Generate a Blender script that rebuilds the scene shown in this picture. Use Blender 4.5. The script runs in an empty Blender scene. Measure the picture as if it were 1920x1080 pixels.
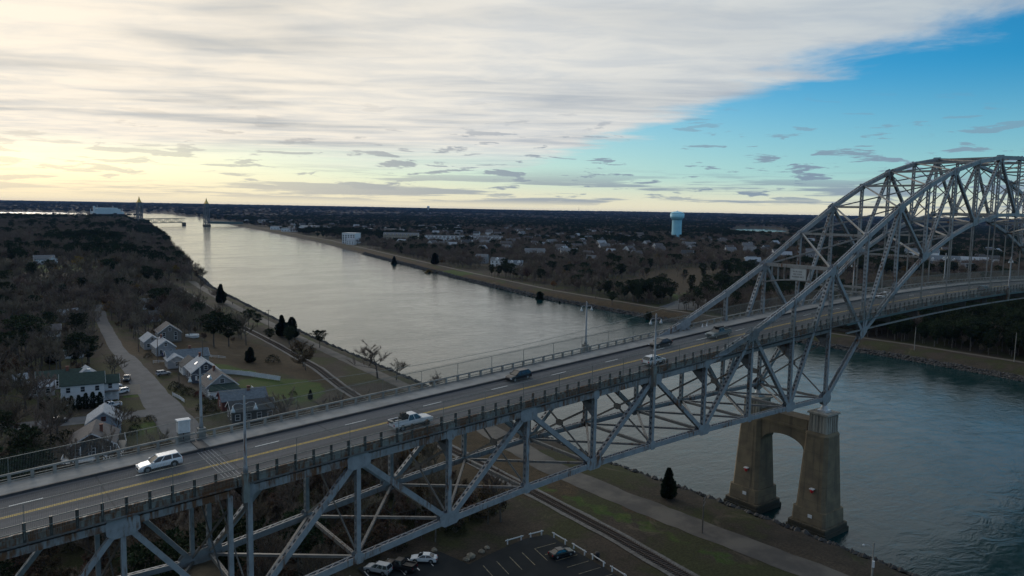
import bpy, math, random
import numpy as np
from mathutils import Vector, Matrix, noise as mnoise
random.seed(11)
rng = np.random.default_rng(11)
sc = bpy.context.scene
COL = sc.collection
R = math.radians

# ------------------------------------------------------------------ camera
cam_d = bpy.data.cameras.new('camera'); cam = bpy.data.objects.new('camera', cam_d); COL.objects.link(cam)
sc.camera = cam
cam_d.sensor_width = 36.0; cam_d.lens = 36.0 * 1424.7 / 1920.0
cam_d.clip_start = 1.0; cam_d.clip_end = 90000.0
CAM = Vector((-148.22, -83.78, 66.63))
yaw, pitch, roll = R(52.381), R(-5.880), R(1.066)
_f = Vector((math.cos(pitch) * math.cos(yaw), math.cos(pitch) * math.sin(yaw), math.sin(pitch)))
_r = Vector((math.sin(yaw), -math.cos(yaw), 0)); _u = _r.cross(_f)
_R = _r * math.cos(roll) + _u * math.sin(roll); _U = _u * math.cos(roll) - _r * math.sin(roll)
cam.matrix_world = Matrix(((_R.x, _U.x, -_f.x, CAM.x), (_R.y, _U.y, -_f.y, CAM.y), (_R.z, _U.z, -_f.z, CAM.z), (0, 0, 0, 1)))

# ------------------------------------------------------------------ sky, sun, exposure
SUN_AZ, SUN_EL = 88.0, 13.0                     # degrees; azimuth counted from +X towards +Y
sun_dir = Vector((math.cos(R(SUN_EL)) * math.cos(R(SUN_AZ)), math.cos(R(SUN_EL)) * math.sin(R(SUN_AZ)), math.sin(R(SUN_EL))))
world = bpy.data.worlds.new('World'); sc.world = world; world.use_nodes = True
wt = world.node_tree; wt.nodes.clear()


def nn(t, typ, **kw):
    n = t.nodes.new(typ)
    for k, v in kw.items():
        setattr(n, k, v)
    return n


def put(t, sock, v):
    if hasattr(v, 'is_linked'):
        t.links.new(v, sock)
    elif v is not None:
        if isinstance(v, (tuple, list)) and len(v) == 3 and sock.type == 'RGBA':
            v = (*v, 1.0)
        sock.default_value = v


def mth(t, op, a, b=None, c=None, clamp=False):
    n = nn(t, 'ShaderNodeMath', operation=op, use_clamp=clamp)
    put(t, n.inputs[0], a); put(t, n.inputs[1], b)
    if c is not None: put(t, n.inputs[2], c)
    return n.outputs[0]


def vmath(t, op, a, b=None):
    n = nn(t, 'ShaderNodeVectorMath', operation=op)
    put(t, n.inputs[0], a)
    if b is not None: put(t, n.inputs[1], b)
    return n.outputs['Value'] if op in ('DOT_PRODUCT', 'LENGTH') else n.outputs[0]


def sstep(t, x, lo, hi):
    n = nn(t, 'ShaderNodeMapRange', interpolation_type='SMOOTHSTEP')
    put(t, n.inputs[0], x); n.inputs[1].default_value = lo; n.inputs[2].default_value = hi
    return n.outputs[0]


def mix(t, f, a, b, blend='MIX'):
    n = nn(t, 'ShaderNodeMix', data_type='RGBA', blend_type=blend)
    put(t, n.inputs[0], f); put(t, n.inputs[6], a); put(t, n.inputs[7], b)
    return n.outputs[2]


def noi(t, vec, scale, detail=4.0, rough=0.55, dist=0.0, dims='3D'):
    n = nn(t, 'ShaderNodeTexNoise', noise_dimensions=dims)
    put(t, n.inputs['Vector'], vec); n.inputs['Scale'].default_value = scale
    n.inputs['Detail'].default_value = detail; n.inputs['Roughness'].default_value = rough
    n.inputs['Distortion'].default_value = dist
    return n.outputs[0]


def comb(t, x, y, z):
    n = nn(t, 'ShaderNodeCombineXYZ')
    for i, v in enumerate((x, y, z)): put(t, n.inputs[i], v)
    return n.outputs[0]


SKY_STRENGTH = 0.12
sky = nn(wt, 'ShaderNodeTexSky', sky_type='NISHITA', sun_disc=False)
sky.sun_elevation = R(SUN_EL); sky.sun_rotation = R(90.0 - SUN_AZ)
sky.altitude = 0; sky.air_density = 1.0; sky.dust_density = 0.2; sky.ozone_density = 3.0
tc = nn(wt, 'ShaderNodeTexCoord').outputs['Generated']
dirn = vmath(wt, 'NORMALIZE', tc)
sep = nn(wt, 'ShaderNodeSeparateXYZ'); wt.links.new(dirn, sep.inputs[0])
dx, dy, dz = sep.outputs
zc = mth(wt, 'MAXIMUM', dz, 0.02)
px = mth(wt, 'DIVIDE', dx, zc); py = mth(wt, 'DIVIDE', dy, zc)
plane = comb(wt, px, py, 0.0)                       # where the ray meets a flat cloud deck
sunward = mth(wt, 'MAXIMUM', vmath(wt, 'DOT_PRODUCT', dirn, tuple(sun_dir)), 0.0)
glow = mth(wt, 'POWER', sunward, 5.0)
front = sstep(wt, vmath(wt, 'DOT_PRODUCT', dirn, tuple(sun_dir)), -0.45, 0.45)   # cloud is lit from the west, dim in the east
# the high sheet of cloud ends along one line that runs away to the west
sedge = mth(wt, 'ADD', mth(wt, 'ADD', mth(wt, 'MULTIPLY', px, -0.873), mth(wt, 'MULTIPLY', py, 0.487)), 3.0)
n_edge = noi(wt, plane, 0.9, 7, 0.62, 0.4)
edge = sstep(wt, mth(wt, 'ADD', sedge, mth(wt, 'MULTIPLY', mth(wt, 'SUBTRACT', n_edge, 0.5), 1.9)), -0.25, 0.55)
low_n = noi(wt, vmath(wt, 'MULTIPLY', plane, (0.22, 0.09, 1)), 1.0, 4, 0.6)
lowcut = sstep(wt, mth(wt, 'ADD', dz, mth(wt, 'MULTIPLY', mth(wt, 'SUBTRACT', low_n, 0.5), 0.05)), 0.040, 0.085)
sheet = mth(wt, 'MULTIPLY', edge, lowcut)
# streaks and thick places inside the sheet
rot = nn(wt, 'ShaderNodeVectorRotate', rotation_type='Z_AXIS'); wt.links.new(plane, rot.inputs[0]); rot.inputs['Angle'].default_value = R(38)
stv = vmath(wt, 'MULTIPLY', rot.outputs[0], (0.35, 1.2, 1))
st1 = noi(wt, stv, 0.9, 4, 0.5, 0.8)
st2 = noi(wt, vmath(wt, 'MULTIPLY', rot.outputs[0], (0.6, 1.0, 1)), 0.42, 4, 0.5, 0.6)
thick = sstep(wt, mth(wt, 'ADD', mth(wt, 'MULTIPLY', st1, 0.42), mth(wt, 'MULTIPLY', st2, 0.75)), 0.54, 0.80)
K = 1.0 / SKY_STRENGTH
sc3 = lambda c: tuple(v * K for v in c)
cr_ = nn(wt, 'ShaderNodeValToRGB'); e_ = cr_.color_ramp.elements           # cloud is lit from the west: cream there, blue grey away from it
stops = [(-1.0, (.25, .325, .44)), (-0.3, (.27, .345, .455)), (0.2, (.30, .385, .475)), (0.42, (.43, .51, .58)), (0.82, (.76, .75, .715)), (0.95, (.91, .84, .73)), (1.0, (1.0, .90, .76))]
while len(e_) < len(stops): e_.new(0.5)
for el, (p_, c_) in zip(e_, stops): el.position = (p_ + 1) / 2; el.color = (*c_, 1)
put(wt, cr_.inputs[0], mth(wt, 'MULTIPLY_ADD', vmath(wt, 'DOT_PRODUCT', dirn, tuple(sun_dir)), 0.5, 0.5))
bright = mix(wt, 1.0, cr_.outputs[0], sc3((1.04, 1.04, 1.04)), 'MULTIPLY')
mot = mix(wt, sstep(wt, noi(wt, vmath(wt, 'MULTIPLY', rot.outputs[0], (0.8, 1.3, 1)), 1.7, 6, 0.6, 0.5), 0.35, 0.68), (1.03, 1.02, 1.0), (0.86, 0.89, 0.93))
bright = mix(wt, 1.0, bright, mot, 'MULTIPLY')
dull = mix(wt, 1.0, bright, (0.56, 0.62, 0.71), 'MULTIPLY')
cl_col = mix(wt, thick, bright, dull)
clear0 = mix(wt, 1.0, sky.outputs[0], mix(wt, mth(wt, 'POWER', sunward, 4.0), (0.13, 0.80, 1.10), (1.0, 0.92, 0.80)), 'MULTIPLY')
# pale, warm air low over the horizon towards the sun
hz = mth(wt, 'POWER', mth(wt, 'SUBTRACT', 1.0, mth(wt, 'MINIMUM', mth(wt, 'MULTIPLY', mth(wt, 'ABSOLUTE', dz), 5.5), 1.0)), 1.5)
pale = mix(wt, mth(wt, 'POWER', sunward, 3.0), sc3((0.50, 0.70, 0.68)), sc3((1.02, 0.92, 0.66)))
clear = mix(wt, mth(wt, 'MULTIPLY', hz, 0.9), clear0, pale)
cream = mth(wt, 'MULTIPLY', mth(wt, 'SUBTRACT', 1.0, sstep(wt, dz, 0.0, 0.05)), mth(wt, 'MULTIPLY', front, 0.75))
clear = mix(wt, cream, clear, sc3((0.92, 0.80, 0.56)))
c1 = mix(wt, sheet, clear, cl_col)
# small grey clouds low in the sky
pv = vmath(wt, 'MULTIPLY', dirn, (11.0, 11.0, 78.0))
pn = noi(wt, pv, 1.25, 7, 0.6, 0.3)
pband = mth(wt, 'MULTIPLY', sstep(wt, dz, 0.008, 0.025), mth(wt, 'SUBTRACT', 1.0, sstep(wt, dz, 0.05, 0.16)))
puff = mth(wt, 'MULTIPLY', sstep(wt, mth(wt, 'ADD', pn, mth(wt, 'MULTIPLY', pband, 0.05)), 0.592, 0.645), pband)
lv = vmath(wt, 'MULTIPLY', dirn, (3.6, 3.6, 85.0))
ln = noi(wt, lv, 1.0, 6, 0.62, 0.2)
lband = mth(wt, 'MULTIPLY', sstep(wt, dz, 0.004, 0.014), mth(wt, 'SUBTRACT', 1.0, sstep(wt, dz, 0.028, 0.06)))
lay = mth(wt, 'MULTIPLY', sstep(wt, ln, 0.475, 0.555), mth(wt, 'MULTIPLY', lband, 0.9))
puffs = mth(wt, 'MULTIPLY', mth(wt, 'MAXIMUM', puff, lay), mth(wt, 'SUBTRACT', 1.0, mth(wt, 'MULTIPLY', mth(wt, 'POWER', sunward, 14.0), 0.7)))
pcol = mix(wt, mth(wt, 'POWER', sunward, 8.0), sc3((0.21, 0.28, 0.38)), sc3((0.58, 0.53, 0.46)))
c2 = mix(wt, mth(wt, 'MULTIPLY', puffs, 0.9), c1, pcol)
bg = nn(wt, 'ShaderNodeBackground'); wt.links.new(c2, bg.inputs[0]); bg.inputs[1].default_value = SKY_STRENGTH
wo = nn(wt, 'ShaderNodeOutputWorld'); wt.links.new(bg.outputs[0], wo.inputs[0])

sun_d = bpy.data.lights.new('sun', 'SUN'); sun_d.energy = 0.85; sun_d.angle = R(16); sun_d.color = (1.0, 0.92, 0.82)
sun = bpy.data.objects.new('sun', sun_d); COL.objects.link(sun); sun.location = (0, 0, 300)
sun.rotation_euler = (-sun_dir).to_track_quat('-Z', 'Y').to_euler()

sc.view_settings.view_transform = 'Standard'; sc.view_settings.look = 'None'
sc.view_settings.exposure = 0.0; sc.view_settings.gamma = 1.0; sc.view_settings.use_curve_mapping = False
sc.render.engine = 'CYCLES'
sc.cycles.use_denoising = True
sc.cycles.max_bounces = 5; sc.cycles.diffuse_bounces = 2; sc.cycles.glossy_bounces = 3
sc.cycles.transmission_bounces = 2; sc.cycles.transparent_max_bounces = 6; sc.cycles.volume_bounces = 0
sc.cycles.caustics_reflective = False; sc.cycles.caustics_refractive = False


# ------------------------------------------------------------------ materials
MATS = {}


def pmat(name, c1, c2=None, scale=0.6, rough=0.7, metal=0.0, bump=0.0, bscale=None, detail=5, coords='pos', rnd=0.0, spec=0.5, stretch=None, ramp=(0.35, 0.65)):
    if name in MATS: return MATS[name]
    m = bpy.data.materials.new(name); m.use_nodes = True; MATS[name] = m
    t = m.node_tree; b = t.nodes['Principled BSDF']
    b.inputs['Roughness'].default_value = rough; b.inputs['Metallic'].default_value = metal
    b.inputs['Specular IOR Level'].default_value = spec
    v = nn(t, 'ShaderNodeNewGeometry').outputs['Position'] if coords == 'pos' else nn(t, 'ShaderNodeTexCoord').outputs['Object']
    if stretch: v = vmath(t, 'MULTIPLY', v, stretch)
    if c2 is None: c2 = tuple(x * 0.8 for x in c1)
    f = sstep(t, noi(t, v, scale, detail, 0.6), *ramp)
    col = mix(t, f, c1, c2)
    if rnd > 0:
        oi = nn(t, 'ShaderNodeObjectInfo').outputs['Random']
        hs = nn(t, 'ShaderNodeHueSaturation')
        put(t, hs.inputs['Color'], col)
        put(t, hs.inputs['Value'], mth(t, 'ADD', mth(t, 'MULTIPLY', oi, rnd), 1.0 - rnd * 0.5))
        put(t, hs.inputs['Hue'], mth(t, 'ADD', mth(t, 'MULTIPLY', mth(t, 'FRACT', mth(t, 'MULTIPLY', oi, 7.31)), 0.05), 0.475))
        col = hs.outputs[0]
    put(t, b.inputs['Base Color'], col)
    if bump:
        bn = nn(t, 'ShaderNodeBump'); bn.inputs['Strength'].default_value = bump; bn.inputs['Distance'].default_value = 0.05
        put(t, bn.inputs['Height'], noi(t, v, bscale or scale * 6, 4, 0.6)); t.links.new(bn.outputs[0], b.inputs['Normal'])
    return m


def rust_mat(name, paint, amount):
    """painted steel with rust that runs down in streaks"""
    m = bpy.data.materials.new(name); m.use_nodes = True; MATS[name] = m
    t = m.node_tree; b = t.nodes['Principled BSDF']; b.inputs['Roughness'].default_value = 0.55
    g = nn(t, 'ShaderNodeNewGeometry').outputs['Position']
    s1 = noi(t, vmath(t, 'MULTIPLY', g, (1.0, 1.0, 0.16)), 2.4, 5, 0.65)
    s2 = noi(t, g, 0.22, 3, 0.6)
    r = sstep(t, mth(t, 'ADD', mth(t, 'MULTIPLY', s1, 0.62), mth(t, 'MULTIPLY', s2, 0.55)), 0.68 - amount * 0.16, 0.80 - amount * 0.12)
    grime = noi(t, g, 0.9, 4, 0.6)
    pc = mix(t, sstep(t, grime, 0.3, 0.75), paint, tuple(x * 0.72 for x in paint))
    rc = mix(t, noi(t, g, 5.0, 3), (0.055, 0.026, 0.013), (0.19, 0.085, 0.035))
    put(t, b.inputs['Base Color'], mix(t, r, pc, rc))
    put(t, b.inputs['Roughness'], mth(t, 'ADD', mth(t, 'MULTIPLY', r, 0.3), 0.5))
    return m


M_STEEL = rust_mat('blue_grey_steel', (0.295, 0.315, 0.335), 0.38)
M_STEEL_R = rust_mat('rust_streaked_steel', (0.265, 0.28, 0.29), 0.95)
M_STEEL_D = rust_mat('weathered_steel', (0.14, 0.145, 0.145), 0.45)
M_BRACE = rust_mat('grey_brace_steel', (0.26, 0.26, 0.255), 0.3)
M_TEAL = rust_mat('teal_steel', (0.12, 0.19, 0.20), 0.25)
M_FASCIA = rust_mat('rusty_fascia', (0.23, 0.25, 0.235), 1.15)
M_PICKET = pmat('fence_steel', (0.20, 0.215, 0.20), (0.15, 0.16, 0.15), 2.0, 0.6)
M_ASPH_B = pmat('bridge_asphalt', (0.105, 0.105, 0.113), (0.055, 0.055, 0.062), 0.5, 0.85, stretch=(0.045, 1.3, 1), bump=0.15, bscale=8)
M_ASPH = pmat('asphalt', (0.105, 0.109, 0.116), (0.078, 0.082, 0.089), 0.25, 0.9, bump=0.15, bscale=5, spec=0.3)
M_ASPH_N = pmat('new_asphalt', (0.011, 0.015, 0.018), (0.018, 0.022, 0.025), 0.2, 0.85, bump=0.1, bscale=5, spec=0.15)
M_PATHM = pmat('worn_asphalt', (0.112, 0.10, 0.085), (0.06, 0.055, 0.05), 0.16, 0.92, bump=0.2, bscale=3)
def worn_road():
    t = M_ASPH_B.node_tree; b = t.nodes['Principled BSDF']; src = b.inputs['Base Color'].links[0].from_socket
    g = nn(t, 'ShaderNodeNewGeometry').outputs['Position']; z = nn(t, 'ShaderNodeSeparateXYZ'); t.links.new(g, z.inputs[0])
    u = mth(t, 'FRACT', mth(t, 'DIVIDE', mth(t, 'SUBTRACT', z.outputs[1], 0.15), 3.03))
    v = mth(t, 'ABSOLUTE', mth(t, 'SUBTRACT', mth(t, 'ABSOLUTE', mth(t, 'SUBTRACT', u, 0.5)), 0.27))
    track = mth(t, 'MULTIPLY', mth(t, 'SUBTRACT', 1.0, sstep(t, v, 0.03, 0.15)), sstep(t, noi(t, vmath(t, 'MULTIPLY', g, (0.05, 0.8, 1)), 0.7, 4), 0.3, 0.6))
    c = mix(t, mth(t, 'MULTIPLY', track, 0.4), src, (0.045, 0.045, 0.05))
    seam = mth(t, 'LESS_THAN', mth(t, 'FRACT', mth(t, 'DIVIDE', mth(t, 'ADD', z.outputs[0], mth(t, 'MULTIPLY', noi(t, g, 0.6, 3), 0.25)), 13.411)), 0.014)
    c = mix(t, mth(t, 'MULTIPLY', seam, 0.7), c, (0.03, 0.03, 0.032))
    stain = sstep(t, noi(t, vmath(t, 'MULTIPLY', g, (0.25, 1, 1)), 0.5, 5, 0.65), 0.62, 0.7)
    c = mix(t, mth(t, 'MULTIPLY', stain, 0.45), c, (0.04, 0.04, 0.042))
    t.links.new(c, b.inputs['Base Color'])


worn_road()
M_WALK = pmat('sidewalk_concrete', (0.29, 0.285, 0.275), (0.21, 0.207, 0.20), 0.35, 0.85, bump=0.1)
M_KERB = pmat('dark_kerb', (0.045, 0.045, 0.05), (0.07, 0.07, 0.07), 0.8, 0.7)  # near-black: the shadow on the kerb face is put into the colour
M_RAILC = pmat('rail_concrete', (0.30, 0.29, 0.265), (0.20, 0.195, 0.18), 0.7, 0.8)
M_POST = rust_mat('dark_post_steel', (0.05, 0.048, 0.044), 0.4)
M_WPAINT = pmat('white_road_paint', (0.75, 0.75, 0.73), (0.55, 0.55, 0.54), 2.0, 0.7, ramp=(0.4, 0.7))
M_YPAINT = pmat('yellow_road_paint', (0.72, 0.47, 0.03), (0.52, 0.34, 0.05), 1.6, 0.7)
M_YWORN = pmat('worn_stall_paint', (0.30, 0.26, 0.16), (0.12, 0.11, 0.09), 1.6, 0.8)
M_WHITE = pmat('white_paint', (0.72, 0.73, 0.74), (0.62, 0.63, 0.64), 0.8, 0.6)
M_LAMP = pmat('lamp_glass', (0.52, 0.54, 0.56), (0.45, 0.47, 0.49), 2, 0.25)
M_GLASS = pmat('window_glass', (0.02, 0.025, 0.03), (0.035, 0.04, 0.045), 1.0, 0.08, spec=0.7)
M_BLACK = pmat('black_rubber', (0.012, 0.012, 0.013), (0.02, 0.02, 0.02), 3, 0.7)
M_RED = pmat('red_plastic', (0.55, 0.02, 0.03), (0.42, 0.02, 0.03), 3, 0.4)
M_BRICK = pmat('brick', (0.20, 0.08, 0.055), (0.14, 0.06, 0.045), 3, 0.85)
M_WOODP = pmat('pole_wood', (0.13, 0.105, 0.085), (0.085, 0.07, 0.06), 1.2, 0.85)
M_ROCK = pmat('riprap_rock', (0.085, 0.08, 0.075), (0.032, 0.031, 0.030), 0.5, 0.9, bump=0.3, bscale=3)
M_BALLAST = pmat('ballast_stone', (0.17, 0.165, 0.155), (0.10, 0.095, 0.09), 1.5, 0.95, bump=0.5, bscale=7)
M_RAIL = pmat('rusty_rail', (0.075, 0.045, 0.032), (0.05, 0.033, 0.026), 2, 0.5)
M_TIE = pmat('sleeper_wood', (0.045, 0.034, 0.028), (0.07, 0.055, 0.045), 1.5, 0.9)
M_GOLD = pmat('gilded_metal', (0.75, 0.50, 0.13), (0.60, 0.40, 0.10), 0.3, 0.35, metal=0.6)
M_TWIG = pmat('bare_twigs', (0.215, 0.172, 0.132), (0.145, 0.115, 0.09), 0.15, 0.95, rnd=0.5, spec=0.1)
M_BARK = pmat('bark', (0.14, 0.128, 0.118), (0.09, 0.08, 0.073), 1.0, 0.95, rnd=0.3, spec=0.1)
M_NEEDLE = pmat('pine_needles', (0.022, 0.036, 0.018), (0.036, 0.050, 0.024), 0.5, 0.9, rnd=0.5, spec=0.15)
M_CEDAR = pmat('cedar_foliage', (0.014, 0.026, 0.016), (0.022, 0.036, 0.020), 0.8, 0.9, rnd=0.3, spec=0.1)
M_RUSSET = pmat('russet_leaves', (0.10, 0.058, 0.034), (0.07, 0.045, 0.03), 0.4, 0.9, rnd=0.4, spec=0.1)
M_GOLDL = pmat('golden_leaves', (0.20, 0.12, 0.02), (0.14, 0.075, 0.02), 0.4, 0.9, rnd=0.4, spec=0.1)
M_SHRUB = pmat('shrub_leaves', (0.025, 0.038, 0.020), (0.042, 0.040, 0.022), 0.7, 0.9, rnd=0.5, spec=0.1)
M_REDSH = pmat('red_shrub_leaves', (0.10, 0.02, 0.02), (0.06, 0.022, 0.018), 0.7, 0.9, spec=0.1)


def concrete_mat():
    m = bpy.data.materials.new('pier_concrete'); m.use_nodes = True
    t = m.node_tree; b = t.nodes['Principled BSDF']; b.inputs['Roughness'].default_value = 0.88
    g = nn(t, 'ShaderNodeNewGeometry').outputs['Position']
    z = nn(t, 'ShaderNodeSeparateXYZ'); t.links.new(g, z.inputs[0])
    base = mix(t, sstep(t, noi(t, g, 0.35, 5, 0.6), 0.35, 0.68), (0.20, 0.158, 0.10), (0.13, 0.105, 0.072))
    streak = sstep(t, noi(t, vmath(t, 'MULTIPLY', g, (1.0, 1.0, 0.05)), 0.9, 5, 0.6), 0.56, 0.70)
    col = mix(t, mth(t, 'MULTIPLY', streak, 0.65), base, (0.075, 0.066, 0.052))
    # courses of the pours, and the weed line the tide leaves
    crs = mth(t, 'LESS_THAN', mth(t, 'FRACT', mth(t, 'DIVIDE', z.outputs[2], 3.4)), 0.022)
    col = mix(t, mth(t, 'MULTIPLY', crs, 0.7), col, (0.09, 0.075, 0.055))
    tide = mth(t, 'SUBTRACT', 1.0, sstep(t, mth(t, 'ADD', z.outputs[2], noi(t, g, 0.8, 3)), 1.8, 2.9))
    col = mix(t, mth(t, 'MULTIPLY', tide, 0.9), col, (0.022, 0.024, 0.018))
    put(t, b.inputs['Base Color'], col)
    bn = nn(t, 'ShaderNodeBump'); bn.inputs['Strength'].default_value = 0.25; bn.inputs['Distance'].default_value = 0.08
    put(t, bn.inputs['Height'], noi(t, g, 2.0, 5, 0.65)); t.links.new(bn.outputs[0], b.inputs['Normal'])
    return m


M_CONC = concrete_mat()
M_CONC_L = pmat('pale_concrete', (0.36, 0.34, 0.29), (0.22, 0.205, 0.175), 0.8, 0.85, stretch=(1, 1, 0.25), bump=0.1)


# ------------------------------------------------------------------ mesh helpers
class MB:
    def __init__(s): s.v = []; s.f = []; s.m = []

    def poly(s, pts, mi=0):
        i = len(s.v); s.v += [tuple(p) for p in pts]; s.f.append(tuple(range(i, i + len(pts)))); s.m.append(mi)

    def hexa(s, p, mi=0):
        i = len(s.v); s.v += [tuple(q) for q in p]
        for a in ((0, 3, 2, 1), (4, 5, 6, 7), (0, 1, 5, 4), (1, 2, 6, 5), (2, 3, 7, 6), (3, 0, 4, 7)):
            s.f.append(tuple(i + k for k in a)); s.m.append(mi)

    def box(s, x0, x1, y0, y1, z0, z1, mi=0):
        s.hexa(((x0, y0, z0), (x1, y0, z0), (x1, y1, z0), (x0, y1, z0), (x0, y0, z1), (x1, y0, z1), (x1, y1, z1), (x0, y1, z1)), mi)

    def bar(s, p0, p1, w, d, n=(0, 1, 0), off=(0, 0), mi=0):
        """box from p0 to p1; d measured along n, w across; off shifts (along n, across)"""
        p0, p1, n = Vector(p0), Vector(p1), Vector(n)
        a = (p1 - p0)
        if a.length < 1e-6: return
        a.normalize(); n = (n - a * n.dot(a))
        if n.length < 1e-5: n = a.orthogonal()
        n.normalize(); v = a.cross(n)
        o = n * off[0] + v * off[1]
        q = []
        for p in (p0, p1):
            for sn, sv in ((-1, -1), (1, -1), (1, 1), (-1, 1)):
                q.append(p + o + n * (sn * d / 2) + v * (sv * w / 2))
        s.hexa(q, mi)

    def tube(s, pts, r, k=6, mi=0, cap=True):
        pts = [Vector(p) for p in pts]
        if not isinstance(r, (list, tuple)): r = [r] * len(pts)
        base = len(s.v)
        for i, p in enumerate(pts):
            a = (pts[min(i + 1, len(pts) - 1)] - pts[max(i - 1, 0)]).normalized()
            n = a.orthogonal().normalized() if abs(a.z) < 0.99 else Vector((1, 0, 0)); b = a.cross(n)
            for j in range(k):
                t = 2 * math.pi * j / k; s.v.append(tuple(p + (n * math.cos(t) + b * math.sin(t)) * r[i]))
        for i in range(len(pts) - 1):
            for j in range(k):
                s.f.append((base + i * k + j, base + i * k + (j + 1) % k, base + (i + 1) * k + (j + 1) % k, base + (i + 1) * k + j)); s.m.append(mi)
        if cap:
            s.f.append(tuple(base + j for j in range(k))[::-1]); s.m.append(mi)
            e = base + (len(pts) - 1) * k; s.f.append(tuple(e + j for j in range(k))); s.m.append(mi)

    def lathe(s, prof, k=16, c=(0, 0, 0), mi=0, flute=0.0):
        base = len(s.v)
        for r, z in prof:
            for j in range(k):
                t = 2 * math.pi * j / k; rr = r * (1 - flute * (j % 2)); s.v.append((c[0] + rr * math.cos(t), c[1] + rr * math.sin(t), c[2] + z))
        for i in range(len(prof) - 1):
            for j in range(k):
                s.f.append((base + i * k + j, base + i * k + (j + 1) % k, base + (i + 1) * k + (j + 1) % k, base + (i + 1) * k + j)); s.m.append(mi)
        s.f.append(tuple(base + j for j in range(k))[::-1]); s.m.append(mi)
        e = base + (len(prof) - 1) * k; s.f.append(tuple(e + j for j in range(k))); s.m.append(mi)

    def mesh(s, name, mats, smooth=False):
        me = bpy.data.meshes.new(name); me.from_pydata(s.v, [], s.f)
        for m in (mats if isinstance(mats, (list, tuple)) else [mats]): me.materials.append(m)
        if any(s.m): me.polygons.foreach_set('material_index', s.m)
        if smooth: me.polygons.foreach_set('use_smooth', [True] * len(s.f))
        me.update(); return me

    def build(s, name, mats, parent=None, smooth=False, loc=None):
        o = bpy.data.objects.new(name, s.mesh(name, mats, smooth)); COL.objects.link(o)
        if parent: o.parent = parent
        if loc: o.location = loc
        return o


def inst(name, me, parent=None, loc=(0, 0, 0), rz=0.0, scale=None):
    o = bpy.data.objects.new(name, me); COL.objects.link(o)
    if parent: o.parent = parent
    o.location = loc; o.rotation_euler = (0, 0, rz)
    if scale: o.scale = scale
    return o


def empty(name, loc=(0, 0, 0), rz=0.0, parent=None):
    o = bpy.data.objects.new(name, None); COL.objects.link(o); o.location = loc; o.rotation_euler = (0, 0, rz)
    o.empty_display_size = 0.5
    if parent: o.parent = parent
    return o


def tag(o, label=None, cat=None, group=None, kind=None):
    if label: o['label'] = label
    if cat: o['category'] = cat
    if group: o['group'] = group
    if kind: o['kind'] = kind
    return o


# ------------------------------------------------------------------ terrain
NS = np.array([(-60000, -40), (-3000, -30), (-21, -7), (5, -6.8), (27, -7.3), (54, -9.0), (100, -7), (182, -2), (266, 2.5), (394, 15), (532, 29), (683, 57), (1000, 118), (1401, 196), (2419, 388), (3000, 470), (60000, 9000)], float)
FS = np.array([(-60000, 230), (-3000, 215), (31, 208), (87, 213), (228, 209), (367, 220), (519, 252), (785, 314), (1237, 423), (2005, 570), (2440, 640), (3000, 760), (60000, 9600)], float)


def ss(a, b, x):
    t = np.clip((x - a) / (b - a), 0, 1); return t * t * (3 - 2 * t)


_vn_g = rng.random((256, 256))


def vnoise(x, y):
    xi = np.floor(x).astype(int); yi = np.floor(y).astype(int); fx = x - xi; fy = y - yi
    fx = fx * fx * (3 - 2 * fx); fy = fy * fy * (3 - 2 * fy)
    g = lambda a, b: _vn_g[a % 256, b % 256]
    return (g(xi, yi) * (1 - fx) + g(xi + 1, yi) * fx) * (1 - fy) + (g(xi, yi + 1) * (1 - fx) + g(xi + 1, yi + 1) * fx) * fy


# bays and ponds: centre, half lengths, turn
BAYS = [(1150, 4000, 520, 230, 0.42), (180, 4750, 560, 520, 0.3), (900, 3480, 330, 90, 0.15), (2560, 1776, 480, 120, 0.602), (-900, 4600, 900, 700, 0.0), (2500, 5200, 700, 200, 0.3)]


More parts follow.
